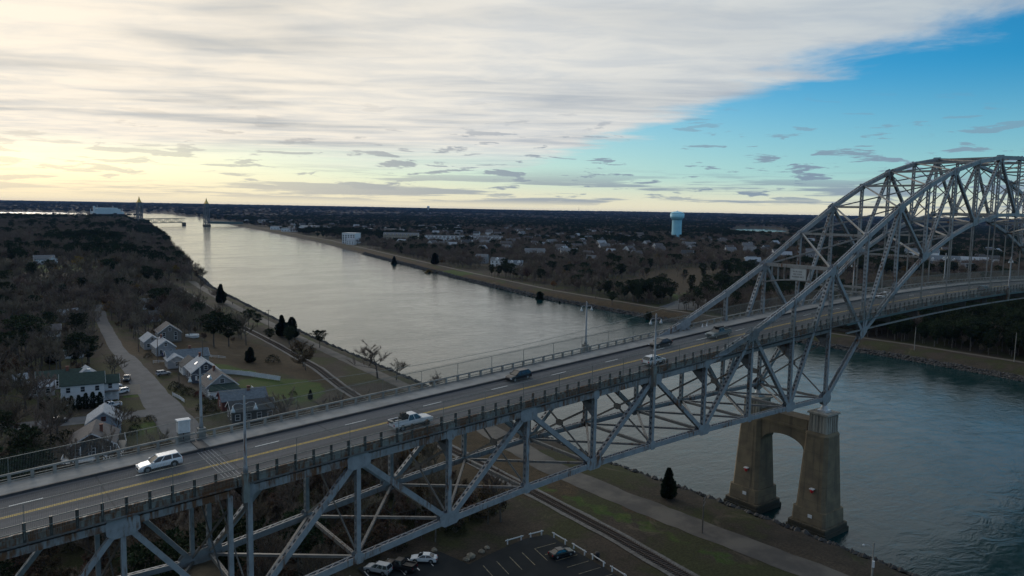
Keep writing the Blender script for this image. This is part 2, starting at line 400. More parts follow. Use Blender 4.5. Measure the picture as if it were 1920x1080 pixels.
def H(x, y):
    x = np.asarray(x, float); y = np.asarray(y, float)
    sn = np.interp(y, NS[:, 0], NS[:, 1]); sf = np.interp(y, FS[:, 0], FS[:, 1])
    dn = sn - x; df = x - sf
    bank = lambda d: np.where(d < 0, np.maximum(-8, d * 0.8), 3.6 * np.clip(d / 5.5, 0, 1) + 0.6 * ss(5.5, 14, d))
    hn = bank(dn) + 2.8 * ss(44, 66, dn - 50 * (1 - ss(36, 80, y)))
    hill = 9 * ss(330, 620, y) + 3 * ss(600, 1100, y)
    hill *= 1 - ss(2250, 2600, y)
    hn = hn + hill * ss(16, 80, dn) * (0.75 + 0.5 * vnoise(x / 170 + 9, y / 170))
    hn = hn - ss(2500, 2800, y) * 9 * (dn > 0)
    # Taylor-like low point beyond the railway towers
    pt = ((x - 500) / 420) ** 2 + ((y - 3790) / 150) ** 2
    hn = np.where((dn > -60) & (y > 2500), np.maximum(hn, 3.0 * (1 - pt)), hn)
    hf = bank(df) + 1.4 * ss(30, 70, df) + 5 * ss(90, 600, df) * vnoise(x / 220 + 3, y / 220 + 40)
    h = np.where(dn > 0, hn, np.where(df > 0, hf, np.maximum(-8, -np.minimum(-dn, -df) * 0.8)))
    if np.any(y > 2500):
        h = np.where((y > 2500) & (dn > -60), np.maximum(h, 3.0 * (1 - pt)), h)
    d = np.hypot(x - CAM.x, y - CAM.y)
    far = ss(3800, 7500, d)
    ridge = 26 * ss(4200, 8000, d) + 22 * ss(7500, 13000, d) + 13 * ss(14000, 24000, d)
    ridge = ridge * (0.62 + 0.52 * vnoise(x / 2600 + 50, y / 2600 + 11)) + 5 * vnoise(x / 700, y / 700) * far
    h = np.where(far > 0, h * (1 - far) + (6 + ridge) * far, h)
    for (cx, cy, a, b, t) in BAYS:
        u = (x - cx) * math.cos(t) + (y - cy) * math.sin(t); v = -(x - cx) * math.sin(t) + (y - cy) * math.cos(t)
        q = np.sqrt((u / a) ** 2 + (v / b) ** 2) + 0.25 * (vnoise(x / 130, y / 130) - 0.5)
        wmask = 1 - ss(0.85, 1.05, q)
        if cx == 180: wmask = wmask * (pt > 1)
        h = h * (1 - wmask) - 3 * wmask
    return h


def h1(x, y): return float(H(np.array([x]), np.array([y]))[0])


# lawns and open ground: x, y, half sizes, turn, greenness
LAWNS = [(-58, 160, 16, 24, -0.5, 1.0), (-66, 196, 14, 9, -0.5, 0.9), (-98, 171, 5, 5, 0, 1.0), (-118, 186, 9, 8, 0, 0.5), (-104, 132, 5, 10, 0, 0.6),
         (-70, 590, 34, 42, 0.2, 0.75), (-30, 470, 22, 16, 0.2, 0.35), (-84, 225, 5, 14, 0, 0.3), (-38, 22, 2.6, 20, 0.10, 0.62), (-41, 45, 3.0, 6, 0.3, 0.6), (-36, -4, 2.5, 7, 0.1, 0.6),
         (262, 560, 16, 60, 0.16, 0.9), (280, 262, 22, 14, 0.3, 0.5), (305, 285, 26, 12, 0.2, 0.6), (250, 440, 10, 50, 0.2, 0.5), (-12, 330, 4, 160, 0.06, 0.5), (218, 110, 6, 90, 0.0, 0.35), (-17, 20, 3, 60, 0.03, 0.35)]
DRY = [(370, 355, 110, 50, 0.35), (470, 430, 90, 30, 0.3), (-42, 60, 12, 26, 0.15), (-60, 225, 24, 40, 0.1), (-32, 20, 1.6, 10, 0.16), (-40, 230, 10, 70, 0.06),
       (219, 300, 9, 120, -0.05), (254, 520, 9, 140, -0.21), (321, 800, 10, 220, -0.235), (-38, 110, 12, 40, 0.05), (-85, 262, 6, 26, 0.05), (590, 260, 60, 60, 0)]


def mask_of(L, x, y):
    m = np.zeros_like(x)
    for e in L:
        cx, cy, a, b, t = e[:5]; g = e[5] if len(e) > 5 else 1.0
        u = (x - cx) * math.cos(t) + (y - cy) * math.sin(t); v = -(x - cx) * math.sin(t) + (y - cy) * math.cos(t)
        m = np.maximum(m, g * (1 - ss(0.8, 1.1, np.sqrt((u / a) ** 2 + (v / b) ** 2))))
    return m


def make_terrain():
    ang = np.concatenate([np.linspace(R(8), R(100), 420), np.linspace(R(100), R(368), 70)[1:-1]])
    rr = 22 * (1.024 ** np.arange(0, 345)); rr = rr[rr < 62000]
    A, RR = np.meshgrid(ang, rr, indexing='ij')
    X = CAM.x + RR * np.cos(A); Y = CAM.y + RR * np.sin(A)
    Zt = H(X, Y)
    na, nr = X.shape
    V = np.stack([X.ravel(), Y.ravel(), Zt.ravel()], 1)
    i, j = np.meshgrid(np.arange(na), np.arange(nr - 1), indexing='ij'); i2 = (i + 1) % na
    F = np.stack([i * nr + j, i * nr + j + 1, i2 * nr + j + 1, i2 * nr + j], -1).reshape(-1, 4)
    faces = F.tolist() + [tuple((k * nr) for k in range(na))]
    me = bpy.data.meshes.new('ground'); me.from_pydata(V.tolist(), [], faces)
    me.polygons.foreach_set('use_smooth', [True] * len(me.polygons))
    for nm, L in (('lawn', LAWNS), ('dry', DRY)):
        at = me.attributes.new(nm, 'FLOAT', 'POINT'); at.data.foreach_set('value', mask_of(L, V[:, 0], V[:, 1]))
    m = bpy.data.materials.new('ground_cover'); m.use_nodes = True; me.materials.append(m)
    t = m.node_tree; b = t.nodes['Principled BSDF']; b.inputs['Roughness'].default_value = 0.95; b.inputs['Specular IOR Level'].default_value = 0.15
    g = nn(t, 'ShaderNodeNewGeometry').outputs['Position']; z = nn(t, 'ShaderNodeSeparateXYZ'); t.links.new(g, z.inputs[0])
    la = nn(t, 'ShaderNodeAttribute', attribute_name='lawn').outputs['Fac']; da = nn(t, 'ShaderNodeAttribute', attribute_name='dry').outputs['Fac']
    litter = mix(t, sstep(t, noi(t, g, 0.12, 6, 0.65), 0.35, 0.65), (0.062, 0.050, 0.039), (0.036, 0.032, 0.026))
    n2 = noi(t, g, 0.35, 5, 0.65); n3 = noi(t, g, 0.06, 4, 0.6)
    weeds = mix(t, sstep(t, n3, 0.45, 0.6), litter, (0.045, 0.048, 0.022))
    dry = mix(t, sstep(t, n2, 0.35, 0.7), (0.070, 0.051, 0.031), (0.046, 0.036, 0.022))
    c = mix(t, sstep(t, mth(t, 'ADD', da, mth(t, 'MULTIPLY', mth(t, 'SUBTRACT', n2, 0.5), 0.9)), 0.3, 0.6), weeds, dry)
    green = mix(t, sstep(t, n2, 0.4, 0.7), (0.040, 0.074, 0.016), (0.066, 0.082, 0.024))
    c = mix(t, sstep(t, mth(t, 'ADD', la, mth(t, 'MULTIPLY', mth(t, 'SUBTRACT', noi(t, g, 0.22, 5, 0.65), 0.5), 1.1)), 0.38, 0.72), c, green)
    shore = mth(t, 'SUBTRACT', 1.0, sstep(t, mth(t, 'ADD', z.outputs[2], mth(t, 'MULTIPLY', n2, 1.5)), 1.6, 3.4))
    c = mix(t, shore, c, (0.05, 0.047, 0.043))
    fine = mix(t, sstep(t, noi(t, g, 2.2, 5, 0.7), 0.3, 0.7), (0.66, 0.66, 0.64), (1.25, 1.22, 1.18))
    c = mix(t, 1.0, c, fine, 'MULTIPLY')
    bare = sstep(t, noi(t, g, 0.085, 6, 0.7, 0.8), 0.60, 0.70)
    c = mix(t, mth(t, 'MULTIPLY', bare, 0.7), c, (0.12, 0.098, 0.07))
    put(t, b.inputs['Base Color'], c)
    bn = nn(t, 'ShaderNodeBump'); bn.inputs['Strength'].default_value = 0.6; bn.inputs['Distance'].default_value = 0.25
    put(t, bn.inputs['Height'], noi(t, g, 1.3, 6, 0.7)); t.links.new(bn.outputs[0], b.inputs['Normal'])
    o = bpy.data.objects.new('ground', me); COL.objects.link(o); tag(o, 'brown leaf litter and grass land on both sides of the canal', kind='structure')


make_terrain()


def make_water():
    mb = MB(); S = 70000
    mb.poly(((-S, -S, 0), (S, -S, 0), (S, S, 0), (-S, S, 0)))
    m = bpy.data.materials.new('canal_water'); m.use_nodes = True
    t = m.node_tree; b = t.nodes['Principled BSDF']
    g = nn(t, 'ShaderNodeNewGeometry').outputs['Position']
    b.inputs['IOR'].default_value = 1.333; b.inputs['Specular IOR Level'].default_value = 0.5
    cur = noi(t, vmath(t, 'MULTIPLY', g, (1.0, 0.45, 1)), 0.012, 5, 0.6, 1.2)
    put(t, b.inputs['Base Color'], mix(t, sstep(t, cur, 0.4, 0.65), (0.003, 0.028, 0.030), (0.007, 0.040, 0.040)))
    slick = sstep(t, noi(t, vmath(t, 'MULTIPLY', g, (0.55, 1.0, 1)), 0.016, 6, 0.6, 1.5), 0.38, 0.62)
    put(t, b.inputs['Roughness'], mth(t, 'ADD', mth(t, 'MULTIPLY', slick, 0.09), 0.06))
    w1 = noi(t, vmath(t, 'MULTIPLY', g, (0.8, 1.3, 1)), 0.55, 5, 0.62, 0.6)
    w2 = noi(t, vmath(t, 'MULTIPLY', g, (0.7, 1.2, 1)), 0.17, 5, 0.62, 1.2)
    w3 = noi(t, g, 2.6, 3, 0.6, 0.3)
    hgt = mth(t, 'ADD', mth(t, 'MULTIPLY', w1, mth(t, 'ADD', mth(t, 'MULTIPLY', slick, 0.55), 0.25)), mth(t, 'ADD', mth(t, 'MULTIPLY', w2, 1.5), mth(t, 'MULTIPLY', w3, 0.12)))
    bn = nn(t, 'ShaderNodeBump'); bn.inputs['Strength'].default_value = 0.27; bn.inputs['Distance'].default_value = 0.45
    put(t, bn.inputs['Height'], hgt); t.links.new(bn.outputs[0], b.inputs['Normal'])
    o = mb.build('water', m); tag(o, 'grey teal tidal water of the canal and the bays', kind='structure')


make_water()


def ribbon(name, pts, width, mat, dz=0.06, label=None, kind='structure', parent=None, step=6.0):
    """a flat strip that follows the land: a road, a path"""
    P = [Vector((*p, 0)) for p in pts]; Q = []
    for a, b in zip(P[:-1], P[1:]):
        n = max(1, int((b - a).length / step))
        Q += [a.lerp(b, i / n) for i in range(n)]
    Q.append(P[-1]); mb = MB(); prev = None; jr = random.Random(len(Q))
    for i, q in enumerate(Q):
        t = (Q[min(i + 1, len(Q) - 1)] - Q[max(i - 1, 0)]).normalized(); s = Vector((-t.y, t.x, 0))
        w = (width if not callable(width) else width(q.y)) * (1 + 0.05 * (vnoise(np.array([q.x / 9]), np.array([q.y / 9]))[0] - 0.5))
        row = [q + s * w * k + s * (jr.uniform(-.035, .035) * w if abs(k) == 0.5 else 0) for k in (-0.5, -0.17, 0.17, 0.5)]
        row = [(p.x, p.y, h1(p.x, p.y) + dz) for p in row]
        if prev:
            for k in range(3): mb.poly((prev[k + 1], prev[k], row[k], row[k + 1]))
        prev = row
    o = mb.build(name, mat, parent)
    if label: tag(o, label, kind=kind)
    return o


PATH_N = [(-27, -120), (-27.2, -17), (-28.6, 3.5), (-30.2, 31), (-30, 53), (-24.5, 85), (-18.5, 130), (-16.3, 165), (-11, 249), (-0.4, 387), (10.5, 484), (20, 560)]
ribbon('canal_path', PATH_N, lambda y: 7.2 if y < 45 else (7.5 if y < 100 else 5.6), M_PATHM, 0.05, 'worn asphalt service road along the near canal bank', step=2.5)
PATH_F = [(240, -300), (229, 20), (233, 90), (229, 228), (240, 367), (272, 519), (334, 785), (443, 1237), (590, 2005)]
ribbon('far_path', PATH_F, 3.6, pmat('pale_path', (0.13, 0.112, 0.092), (0.10, 0.087, 0.072), 0.2, 0.95), 0.07, 'pale service path along the far canal bank')
STREET = [(-97.6, 96), (-97.3, 118), (-96.4, 137), (-95, 161), (-92.8, 190), (-91, 217), (-88.9, 256), (-85, 296), (-80, 345), (-73, 400)]
ribbon('street', STREET, lambda y: 9.6 if y < 165 else (8.6 if y < 200 else (7.5 if y < 240 else 5.4)), M_ASPH, 0.05, 'grey village street running away between the houses')
ribbon('side_street', [(-150, 154), (-128.4, 150.8), (-118, 149.2), (-107, 147.5), (-99, 147)], 8.0, M_ASPH, 0.055, 'short side street branching off the village street')
ribbon('driveway', [(-109, 181.5), (-102, 180), (-96, 179)], 15.0, pmat('pale_drive', (0.13, 0.12, 0.105), (0.10, 0.095, 0.085), 0.4, 0.95), 0.058, 'pale gravel driveway in front of the white house')
ribbon('far_road', [(640, 150), (520, 220), (440, 290), (330, 262), (268, 262), (236, 250)], 8.0, M_ASPH, 0.06, 'park road winding back from the far bank')
ribbon('far_lot', [(236, 236), (262, 250), (290, 268)], 20.0, pmat('pale_lot', (0.14, 0.135, 0.125), (0.11, 0.105, 0.10), 0.3, 0.95), 0.075, 'pale parking area beside the far bank path')
# car park under the bridge
_pk = MB()
_P = [(-92, 31.5), (-84, 30.5), (-77, 28.5), (-75.5, 21.5), (-71, 22.5), (-61, 24), (-56.2, 23), (-57.2, 2), (-58, -60), (-96, -60)]
_pk.poly([(x, y, 4.47 + 0.10) for x, y in _P])
_pko = _pk.build('parking_lot', M_ASPH_N); tag(_pko, 'dark asphalt car park under the bridge', kind='structure')
for i in range(7):
    y = 19.5 - i * 3.0
    _l = MB(); _l.poly(((-62.2, y, 4.59), (-57.4, y - 0.4, 4.59), (-57.4, y - 0.26, 4.59), (-62.2, y + 0.14, 4.59))); _l.build('stall_line', M_YWORN, _pko)
for i in range(5):
    x = -75 + i * 2.9
    _l = MB(); _l.poly(((x, 14.5, 4.59), (x + 0.14, 14.5, 4.59), (x + 1.3, 19.6, 4.59), (x + 1.16, 19.6, 4.59))); _l.build('stall_line', M_YWORN, _pko)
for i in range(6):
    x = -95 + i * 2.8
    _l = MB(); _l.poly(((x, 24.5, 4.59), (x + 0.16, 24.5, 4.59), (x + 0.7, 29.6, 4.59), (x + 0.54, 29.6, 4.59))); _l.build('stall_line', M_WPAINT, _pko)

# ------------------------------------------------------------------ railway
RAILS = [(-52, -120), (-49.5, -30), (-47.4, -3.5), (-45.3, 17), (-44.4, 38), (-42.5, 80), (-39.5, 130), (-36.5, 157), (-31, 190), (-26, 248), (-21, 331), (-13.8, 407), (-4, 500), (-2, 545)]


def rail_pt(d):
    for a, b in zip(RAILS[:-1], RAILS[1:]):
        l = math.dist(a, b)
        if d <= l: return Vector((a[0] + (b[0] - a[0]) * d / l, a[1] + (b[1] - a[1]) * d / l, 0)), Vector((b[0] - a[0], b[1] - a[1], 0)).normalized()
        d -= l
    return None, None


rw = ribbon('railway_track', RAILS, 4.6, M_BALLAST, 0.12, step=4)
tag(rw, 'single railway track on grey ballast beside the canal road', 'railway')
_rl = [MB(), MB()]
_tie = MB(); _tie.box(-0.12, 0.12, -1.3, 1.3, 0, 0.16); _tm = _tie.mesh('sleeper', M_TIE)
d = 88.0; prev = None; cnt = 0; _far = MB()
while d < 760:
    p, t = rail_pt(d)
    if p is None: break
    s = Vector((-t.y, t.x, 0)); zz = h1(p.x, p.y) + 0.14
    if cnt < 200:
        inst('sleeper', _tm, rw, (p.x, p.y, zz), math.atan2(t.y, t.x)); cnt += 1
    elif int(d / 0.6) % 2 == 0:
        _far.bar(p - s * 1.3 + Vector((0, 0, zz + 0.08)), p + s * 1.3 + Vector((0, 0, zz + 0.08)), 0.24, 0.16, (0, 0, 1))
    if prev and int(d / 0.6) % 5 == 0:
        for k, sg in ((0, -0.72), (1, 0.72)):
            _rl[k].bar(prev[0] + prev[1] * sg + Vector((0, 0, prev[2] + 0.24)), p + s * sg + Vector((0, 0, zz + 0.24)), 0.09, 0.16, (0, 0, 1))
        prev = (p, s, zz)
    if not prev: prev = (p, s, zz)
    d += 0.6
tag(_far.build('distant_sleepers', M_TIE, rw), kind='stuff')
for k in range(2): _rl[k].build('rail', M_RAIL, rw)

# ------------------------------------------------------------------ stone banks
def riprap(name, S, y0, y1, n, smin, smax, inland, label, wide=5.0):
    mb = MB()
    for i in range(n):
        u = random.random(); y = y0 + (y1 - y0) * (u ** 1.8); sx = float(np.interp(y, S[:, 0], S[:, 1]))
        dd = random.uniform(-0.5, wide); x = sx + inland * dd; z = h1(x, y)
        r = random.uniform(smin, smax) * (1 + (y - y0) / 500.0)
        c = Vector((x, y, z + r * 0.15)); pts = []
        for (a, b2, c2) in ((1, 0, 0), (-1, 0, 0), (0, 1, 0), (0, -1, 0), (0, 0, 1), (0, 0, -1)):
            pts.append(c + Vector((a * random.uniform(.6, 1.2), b2 * random.uniform(.6, 1.2), c2 * random.uniform(.45, .9))) * r)
        i0 = len(mb.v); mb.v += [tuple(p) for p in pts]
        for f in ((0, 2, 4), (2, 1, 4), (1, 3, 4), (3, 0, 4), (2, 0, 5), (1, 2, 5), (3, 1, 5), (0, 3, 5)):
            mb.f.append(tuple(i0 + k for k in f)); mb.m.append(0)
    tag(mb.build(name, M_ROCK), label, kind='stuff')


riprap('stone_bank', NS, -40, 620, 5200, 0.45, 0.95, -1, 'dark boulders armouring the near canal bank')
riprap('stone_bank', FS, 10, 900, 5000, 0.4, 0.85, 1, 'grey boulders armouring the far canal bank', 2.6)

# ------------------------------------------------------------------ the bridge
PN = 13.411; TY = 16.165                           # panel length; distance between the two trusses


def deckz(X):
    s = 0.0682
    if X > 93.9: X = 187.8 - X
    if X <= -27: return 37.08 + s * (X + 107.3)
    t = X + 27
    return 37.08 + s * 80.3 + s * t - s * t * t / (2 * 120.9)


ZT = {-2: 44.47, -1: 49.75, 0: 55.6, 1: 62.4, 2: 68.75, 3: 74.2, 4: 78.3, 5: 81.15, 6: 82.95, 7: 83.5}
ZB = {-9: 20.9, -8: 22.85, -7: 24.65, -6: 26.1, -5: 27.15, -4: 27.75, -3: 28.15, -2: 28.25, -1: 28.35, 0: 28.4, 1: 41.2, 2: 49.8, 3: 57.2, 4: 62.0, 5: 65.5, 6: 67.5, 7: 67.9}


def zt(k):
    if k > 7: k = 14 - k
    return ZT[k] if k >= -2 else deckz(k * PN) - 1.4


def zb(k): return ZB[14 - k if k > 7 else k]


KEND = 14


def laced(mb, p0, p1, w, d, n=(0, 1, 0), sp=0.95, bl=0.5, t=0.06, zig=False, faces=(1, -1)):
    """built-up member: two solid plates, joined along the narrow sides by battens or by zigzag bars"""
    p0, p1 = Vector(p0), Vector(p1); L = (p1 - p0).length; a = (p1 - p0) / L
    for s in (-1, 1):
        mb.bar(p0, p1, w, t, n, (s * (d / 2 - t / 2), 0))
        for e in (-1, 1): mb.bar(p0, p1, 0.05, 0.13, n, (s * (d / 2 - t - 0.065), e * (w / 2 - 0.03)))
    nv = Vector(n); nv = (nv - a * nv.dot(a)).normalized(); v = a.cross(nv)
    k = max(2, int(L / sp))
    for i in range(k):
        for e in faces:
            if zig:
                q0 = p0 + a * (L * i / k) + v * (e * (w / 2 - 0.03)); q1 = p0 + a * (L * (i + 1) / k) + v * (e * (w / 2 - 0.03))
                sg = 1 if i % 2 else -1
                mb.bar(q0 + nv * (sg * (d / 2 - 0.1)), q1 - nv * (sg * (d / 2 - 0.1)), 0.12, 0.04, v)
            else:
                c = p0 + a * (L * (i + 0.5) / k) + v * (e * (w / 2 - 0.03))
                mb.bar(c - a * (bl / 2), c + a * (bl / 2), 0.04, d - 0.3, nv)


def gusset(parent, c, ux, gw, gh, d):
    """shaped plates on the two faces of a joint"""
    c = Vector(c); ux = Vector(ux).normalized(); uz = Vector((0, 0, 1)); uz = (uz - ux * uz.dot(ux)).normalized() if abs(ux.z) < 0.9 else Vector((0, 0, 1))
    prof = [(-gw, -gh * 0.55), (-gw * 0.62, -gh), (gw * 0.62, -gh), (gw, -gh * 0.55), (gw, gh * 0.6), (gw * 0.7, gh), (-gw * 0.7, gh), (-gw, gh * 0.6)]
    for s in (-1, 1):
        mb = MB(); y0 = s * (d / 2 + 0.003); y1 = s * (d / 2 + 0.05)
        A = [c + ux * x + uz * z + Vector((0, y0, 0)) for x, z in prof]; B = [c + ux * x + uz * z + Vector((0, y1, 0)) for x, z in prof]
        mb.poly(B if s < 0 else B[::-1])
        for i in range(8): mb.poly((A[i], A[(i + 1) % 8], B[(i + 1) % 8], B[i]))
        mb.build('gusset_plate', M_STEEL, parent)


bridge = empty('truss_bridge', (0, 0, 0))
tag(bridge, 'blue grey steel truss bridge whose arch carries the road across the canal', 'bridge')
V3 = Vector


def truss(Y, parent):
    P_t = lambda k: V3((k * PN, Y, zt(k))); P_b = lambda k: V3((k * PN, Y, zb(k)))
    D = 0.85
    for k in range(-9, KEND):
        mb = MB(); a, b = P_t(k), P_t(k + 1)
        if -4 < k + 1 <= -3 or k < -3:
            laced(mb, a, b, 0.85, D, zig=True, faces=(1,)); mb.bar(a, b, 0.05, D, (0, 1, 0), (0, -0.45)); mt = M_STEEL_R
        else:
            mb.bar(a, b, 0.05, D + 0.1, (0, 1, 0), (0, -0.50)); laced(mb, a, b, 0.95, D, zig=True, faces=(1,)); mt = M_STEEL
        mb.build('top_chord', mt, parent)
        mb = MB(); a, b = P_b(k), P_b(k + 1)
        laced(mb, a, b, 0.85, D, zig=True); mb.build('bottom_chord', M_STEEL, parent)
    for k in range(-3, 1):                           # deck level strut where the chord leaves the road
        if k > -3:
            mb = MB(); x0, x1 = (k - 1) * PN, k * PN
            laced(mb, (x0, Y, deckz(x0) - 1.4), (x1, Y, deckz(x1) - 1.4), 0.6, 0.6, zig=True); mb.build('edge_strut', M_STEEL_D, parent)
    for k in range(-9, KEND + 1):
        mb = MB(); laced(mb, P_b(k) + V3((0, 0, 0.2)), P_t(k) - V3((0, 0, 0.3)), 0.55, D - 0.12, sp=0.9, bl=0.46); mb.build('vertical', M_STEEL, parent)
    for k in range(-9, KEND):
        a, b = (P_b(k), P_t(k + 1)) if k % 2 else (P_t(k), P_b(k + 1))
        big = k < 2 or k > 11
        mb = MB(); laced(mb, a, b, 0.72 if big else 0.6, D - 0.12, sp=0.9, bl=0.46, faces=(1, -1)); mb.build('diagonal', M_STEEL, parent)
    for k in range(-9, KEND + 1):
        for fn, up in ((P_t, 1), (P_b, 0)):
            bigj = (k % 2 == 0) == bool(up)
            ux = fn(min(k + 1, KEND)) - fn(max(k - 1, -9)); ux = V3((ux.x, 0, ux.z))
            gw, gh = (1.55, 0.95) if bigj else (0.6, 0.72)
            if not up and k in (0, 14): gw, gh = 1.5, 1.3
            c = fn(k) + (V3((0, 0, -0.25 if up else 0.22)) if bigj else V3((0, 0, -0.1 if up else 0.1)))
            gusset(parent, c, ux, gw, gh, D)
    for k in range(2, 13):
        mb = MB(); x = k * PN
        for s in (-0.22, 0.22): mb.bar((x + s, Y, zb(k) - 0.3), (x + s, Y, deckz(x) - 1.0), 0.13, 0.13)
        mb.build('hanger', M_BRACE, parent)
    if True:                                        # bearing on the pier
        for k in (0, 14):
            mb = MB(); x = k * PN
            mb.box(x - 1.1, x + 1.1, Y - 1.0, Y + 1.0, 25.55, 25.95); mb.lathe([(0.85, 0.4), (0.7, 0.9), (0.42, 1.5), (0.36, 2.3), (0.1, 2.6)], 14, (x, Y, 25.5)); mb.build('bearing', M_LAMP, parent)


tr1 = empty('truss', parent=bridge); truss(0.0, tr1)
tr2 = empty('truss', parent=bridge); truss(TY, tr2)

# bracing that ties the two trusses together
br = empty('lateral_bracing', parent=bridge)
for k in range(-9, KEND + 1):
    x = k * PN
    mb = MB(); laced(mb, (x, 0.4, zb(k)), (x, TY - 0.4, zb(k)), 0.5, 0.45, (1, 0, 0), sp=0.7, zig=True); mb.build('strut', M_BRACE, br)
    if k >= 1:
        mb = MB(); laced(mb, (x, 0.4, zt(k)), (x, TY - 0.4, zt(k)), 0.5, 0.42, (1, 0, 0), sp=0.7, zig=True); mb.build('strut', M_BRACE, br)
    if k < KEND:
        x1 = x + PN
        if not (0 <= k <= 2 or 11 <= k <= 13):
            for (ya, yb) in ((0.4, TY - 0.4), (TY - 0.4, 0.4)):
                mb = MB(); laced(mb, (x, ya, zb(k)), (x1, yb, zb(k + 1)), 0.36, 0.34, (0, 0, 1), sp=1.0, zig=True); mb.build('diagonal_brace', M_BRACE, br)
        if k >= 0:
            for (ya, yb, dz) in ((0.4, TY - 0.4, 0.1), (TY - 0.4, 0.4, -0.1)):
                mb = MB(); laced(mb, (x, ya, zt(k) + dz), (x1, yb, zt(k + 1) + dz), 0.3, 0.3, (0, 0, 1), sp=0.8, zig=True); mb.build('diagonal_brace', M_BRACE, br)
    # sway frames: crossed bars with a plate where they meet
    if k <= 0:
        z0 = zb(k) + 0.5; z1 = (deckz(x) - 3.6)
        for (ya, yb) in ((0.4, TY - 0.4), (TY - 0.4, 0.4)):
            mb = MB(); mb.bar((x + (0.06 if ya < 1 else -0.06), ya, z0), (x + (0.06 if ya < 1 else -0.06), yb, z1), 0.32, 0.1, (1, 0, 0)); mb.build('sway_brace', M_BRACE, br)
        mb = MB(); zc = (z0 + z1) / 2; c = [(-.75, -.22), (-.35, -.5), (.35, -.5), (.75, -.22), (.75, .22), (.35, .5), (-.35, .5), (-.75, .22)]
        for sx in (-0.14, 0.14): mb.poly([(x + sx, TY / 2 + u, zc + v) for u, v in c])
        mb.build('hub_plate', M_BRACE, br)
    elif 4 <= k <= 10:
        for (ya, yb) in ((0.4, TY - 0.4), (TY - 0.4, 0.4)):
            mb = MB(); mb.bar((x + (0.06 if ya < 1 else -0.06), ya, zb(k) + 0.6), (x + (0.06 if ya < 1 else -0.06), yb, zt(k) - 0.6), 0.26, 0.1, (1, 0, 0)); mb.build('sway_brace', M_BRACE, br)
# portal frames over the road, with an arched lower strut and uprights
for k in (0, 14):
    x = k * PN; po = empty('portal', parent=bridge)
    mb = MB(); laced(mb, (x, 0.4, zt(k)), (x, TY - 0.4, zt(k)), 0.7, 0.6, (1, 0, 0), sp=0.7, bl=0.5); mb.build('portal_beam', M_BRACE, po)
    mb = MB(); n = 14; pts = []
    for i in range(n + 1):
        u = i / n; pts.append(V3((x, 0.4 + (TY - 0.8) * u, zt(k) - 3.9 + 0.95 * 4 * u * (1 - u))))
    for a, b in zip(pts[:-1], pts[1:]): mb.bar(a, b, 0.32, 0.5, (1, 0, 0))
    mb.build('arched_strut', M_BRACE, po)
    for i in range(1, 10):
        u = i / 10; yy = 0.4 + (TY - 0.8) * u; zz = zt(k) - 3.9 + 0.95 * 4 * u * (1 - u)
        mb = MB(); mb.bar((x, yy, zz + 0.16), (x, yy, zt(k) - 0.36), 0.16, 0.4, (1, 0, 0)); mb.build('upright', M_BRACE, po)
    if k == 0:
        sgn = MB(); sgn.box(x - 0.52, x - 0.44, 5.7, 9.3, zt(k) - 2.85, zt(k) - 0.45)
        so = sgn.build('sign_board', pmat('grey_sign_face', (0.42, 0.44, 0.44), (0.36, 0.38, 0.38), 1.0, 0.6), po)
        fr = MB()
        for (a, b, c, d2) in ((5.55, 5.7, -2.95, -0.35), (9.3, 9.45, -2.95, -0.35)): fr.box(x - 0.56, x - 0.42, a, b, zt(k) + c, zt(k) + d2)
        for (c, d2) in ((-2.95, -2.85), (-0.45, -0.35)): fr.box(x - 0.56, x - 0.42, 5.7, 9.3, zt(k) + c, zt(k) + d2)
        fr.build('frame', M_BRACE, so)
        lt = MB(); random.seed(5)                     # three lines of lettering too small to read
        for row, (ya, yb) in enumerate(((8.75, 6.6), (8.65, 6.75), (8.95, 6.3))):
            yy = ya; zz = zt(k) - 1.05 - row * 0.56
            while yy > yb:
                wl = random.uniform(0.14, 0.24)
                lt.box(x - 0.535, x - 0.52, yy - wl, yy, zz - 0.16, zz + 0.16); yy -= wl + random.choice((0.07, 0.07, 0.16))
        lt.build('lettering', pmat('sign_ink', (0.16, 0.16, 0.16), (0.22, 0.22, 0.22), 4, 0.7), so)
# frame over the road where the lower chord rises past the deck
for k in (2, 12):
    x = k * PN; po = empty('portal', parent=bridge); zz = zb(k)
    for y0, y1, z0, z1, nm in ((0.4, TY - 0.4, zz - 1.2, zz - 1.2, 'portal_beam'), (0.4, 3.2, deckz(x) + 4.2, zz - 1.2, 'knee_brace'), (TY - 0.4, TY - 3.2, deckz(x) + 4.2, zz - 1.2, 'knee_brace')):
        mb = MB(); laced(mb, (x, y0, z0), (x, y1, z1), 0.32, 0.36, (1, 0, 0), sp=0.7); mb.build(nm, M_BRACE, po)

# ------------------------------------------------------------------ road decks
RAILS_SP = PN / 6


def strip(mb, xs, section, zoff=0.0):
    """sweeps a closed section of (y, dz) points along the deck profile"""
    prev = None
    for x in xs:
        row = [(x, y, deckz(x) + dz + zoff) for y, dz in section]
        if prev:
            n = len(row)
            for i in range(n): mb.poly((prev[i], prev[(i + 1) % n], row[(i + 1) % n], row[i]))
        else: mb.poly(row[::-1])
        prev = row
    mb.poly(prev)


def xr(a, b, st=RAILS_SP):
    n = max(1, int(round((b - a) / st))); return [a + (b - a) * i / n for i in range(n + 1)]


_pw = MB(); _pw.box(-0.14, 0.14, -0.11, 0.11, -0.62, 1.32); POST_N = _pw.mesh('railing_post', M_POST)
_pw = MB(); _pw.box(-0.17, 0.17, -0.13, 0.13, 0, 0.92); POST_F = _pw.mesh('railing_post', M_RAILC)


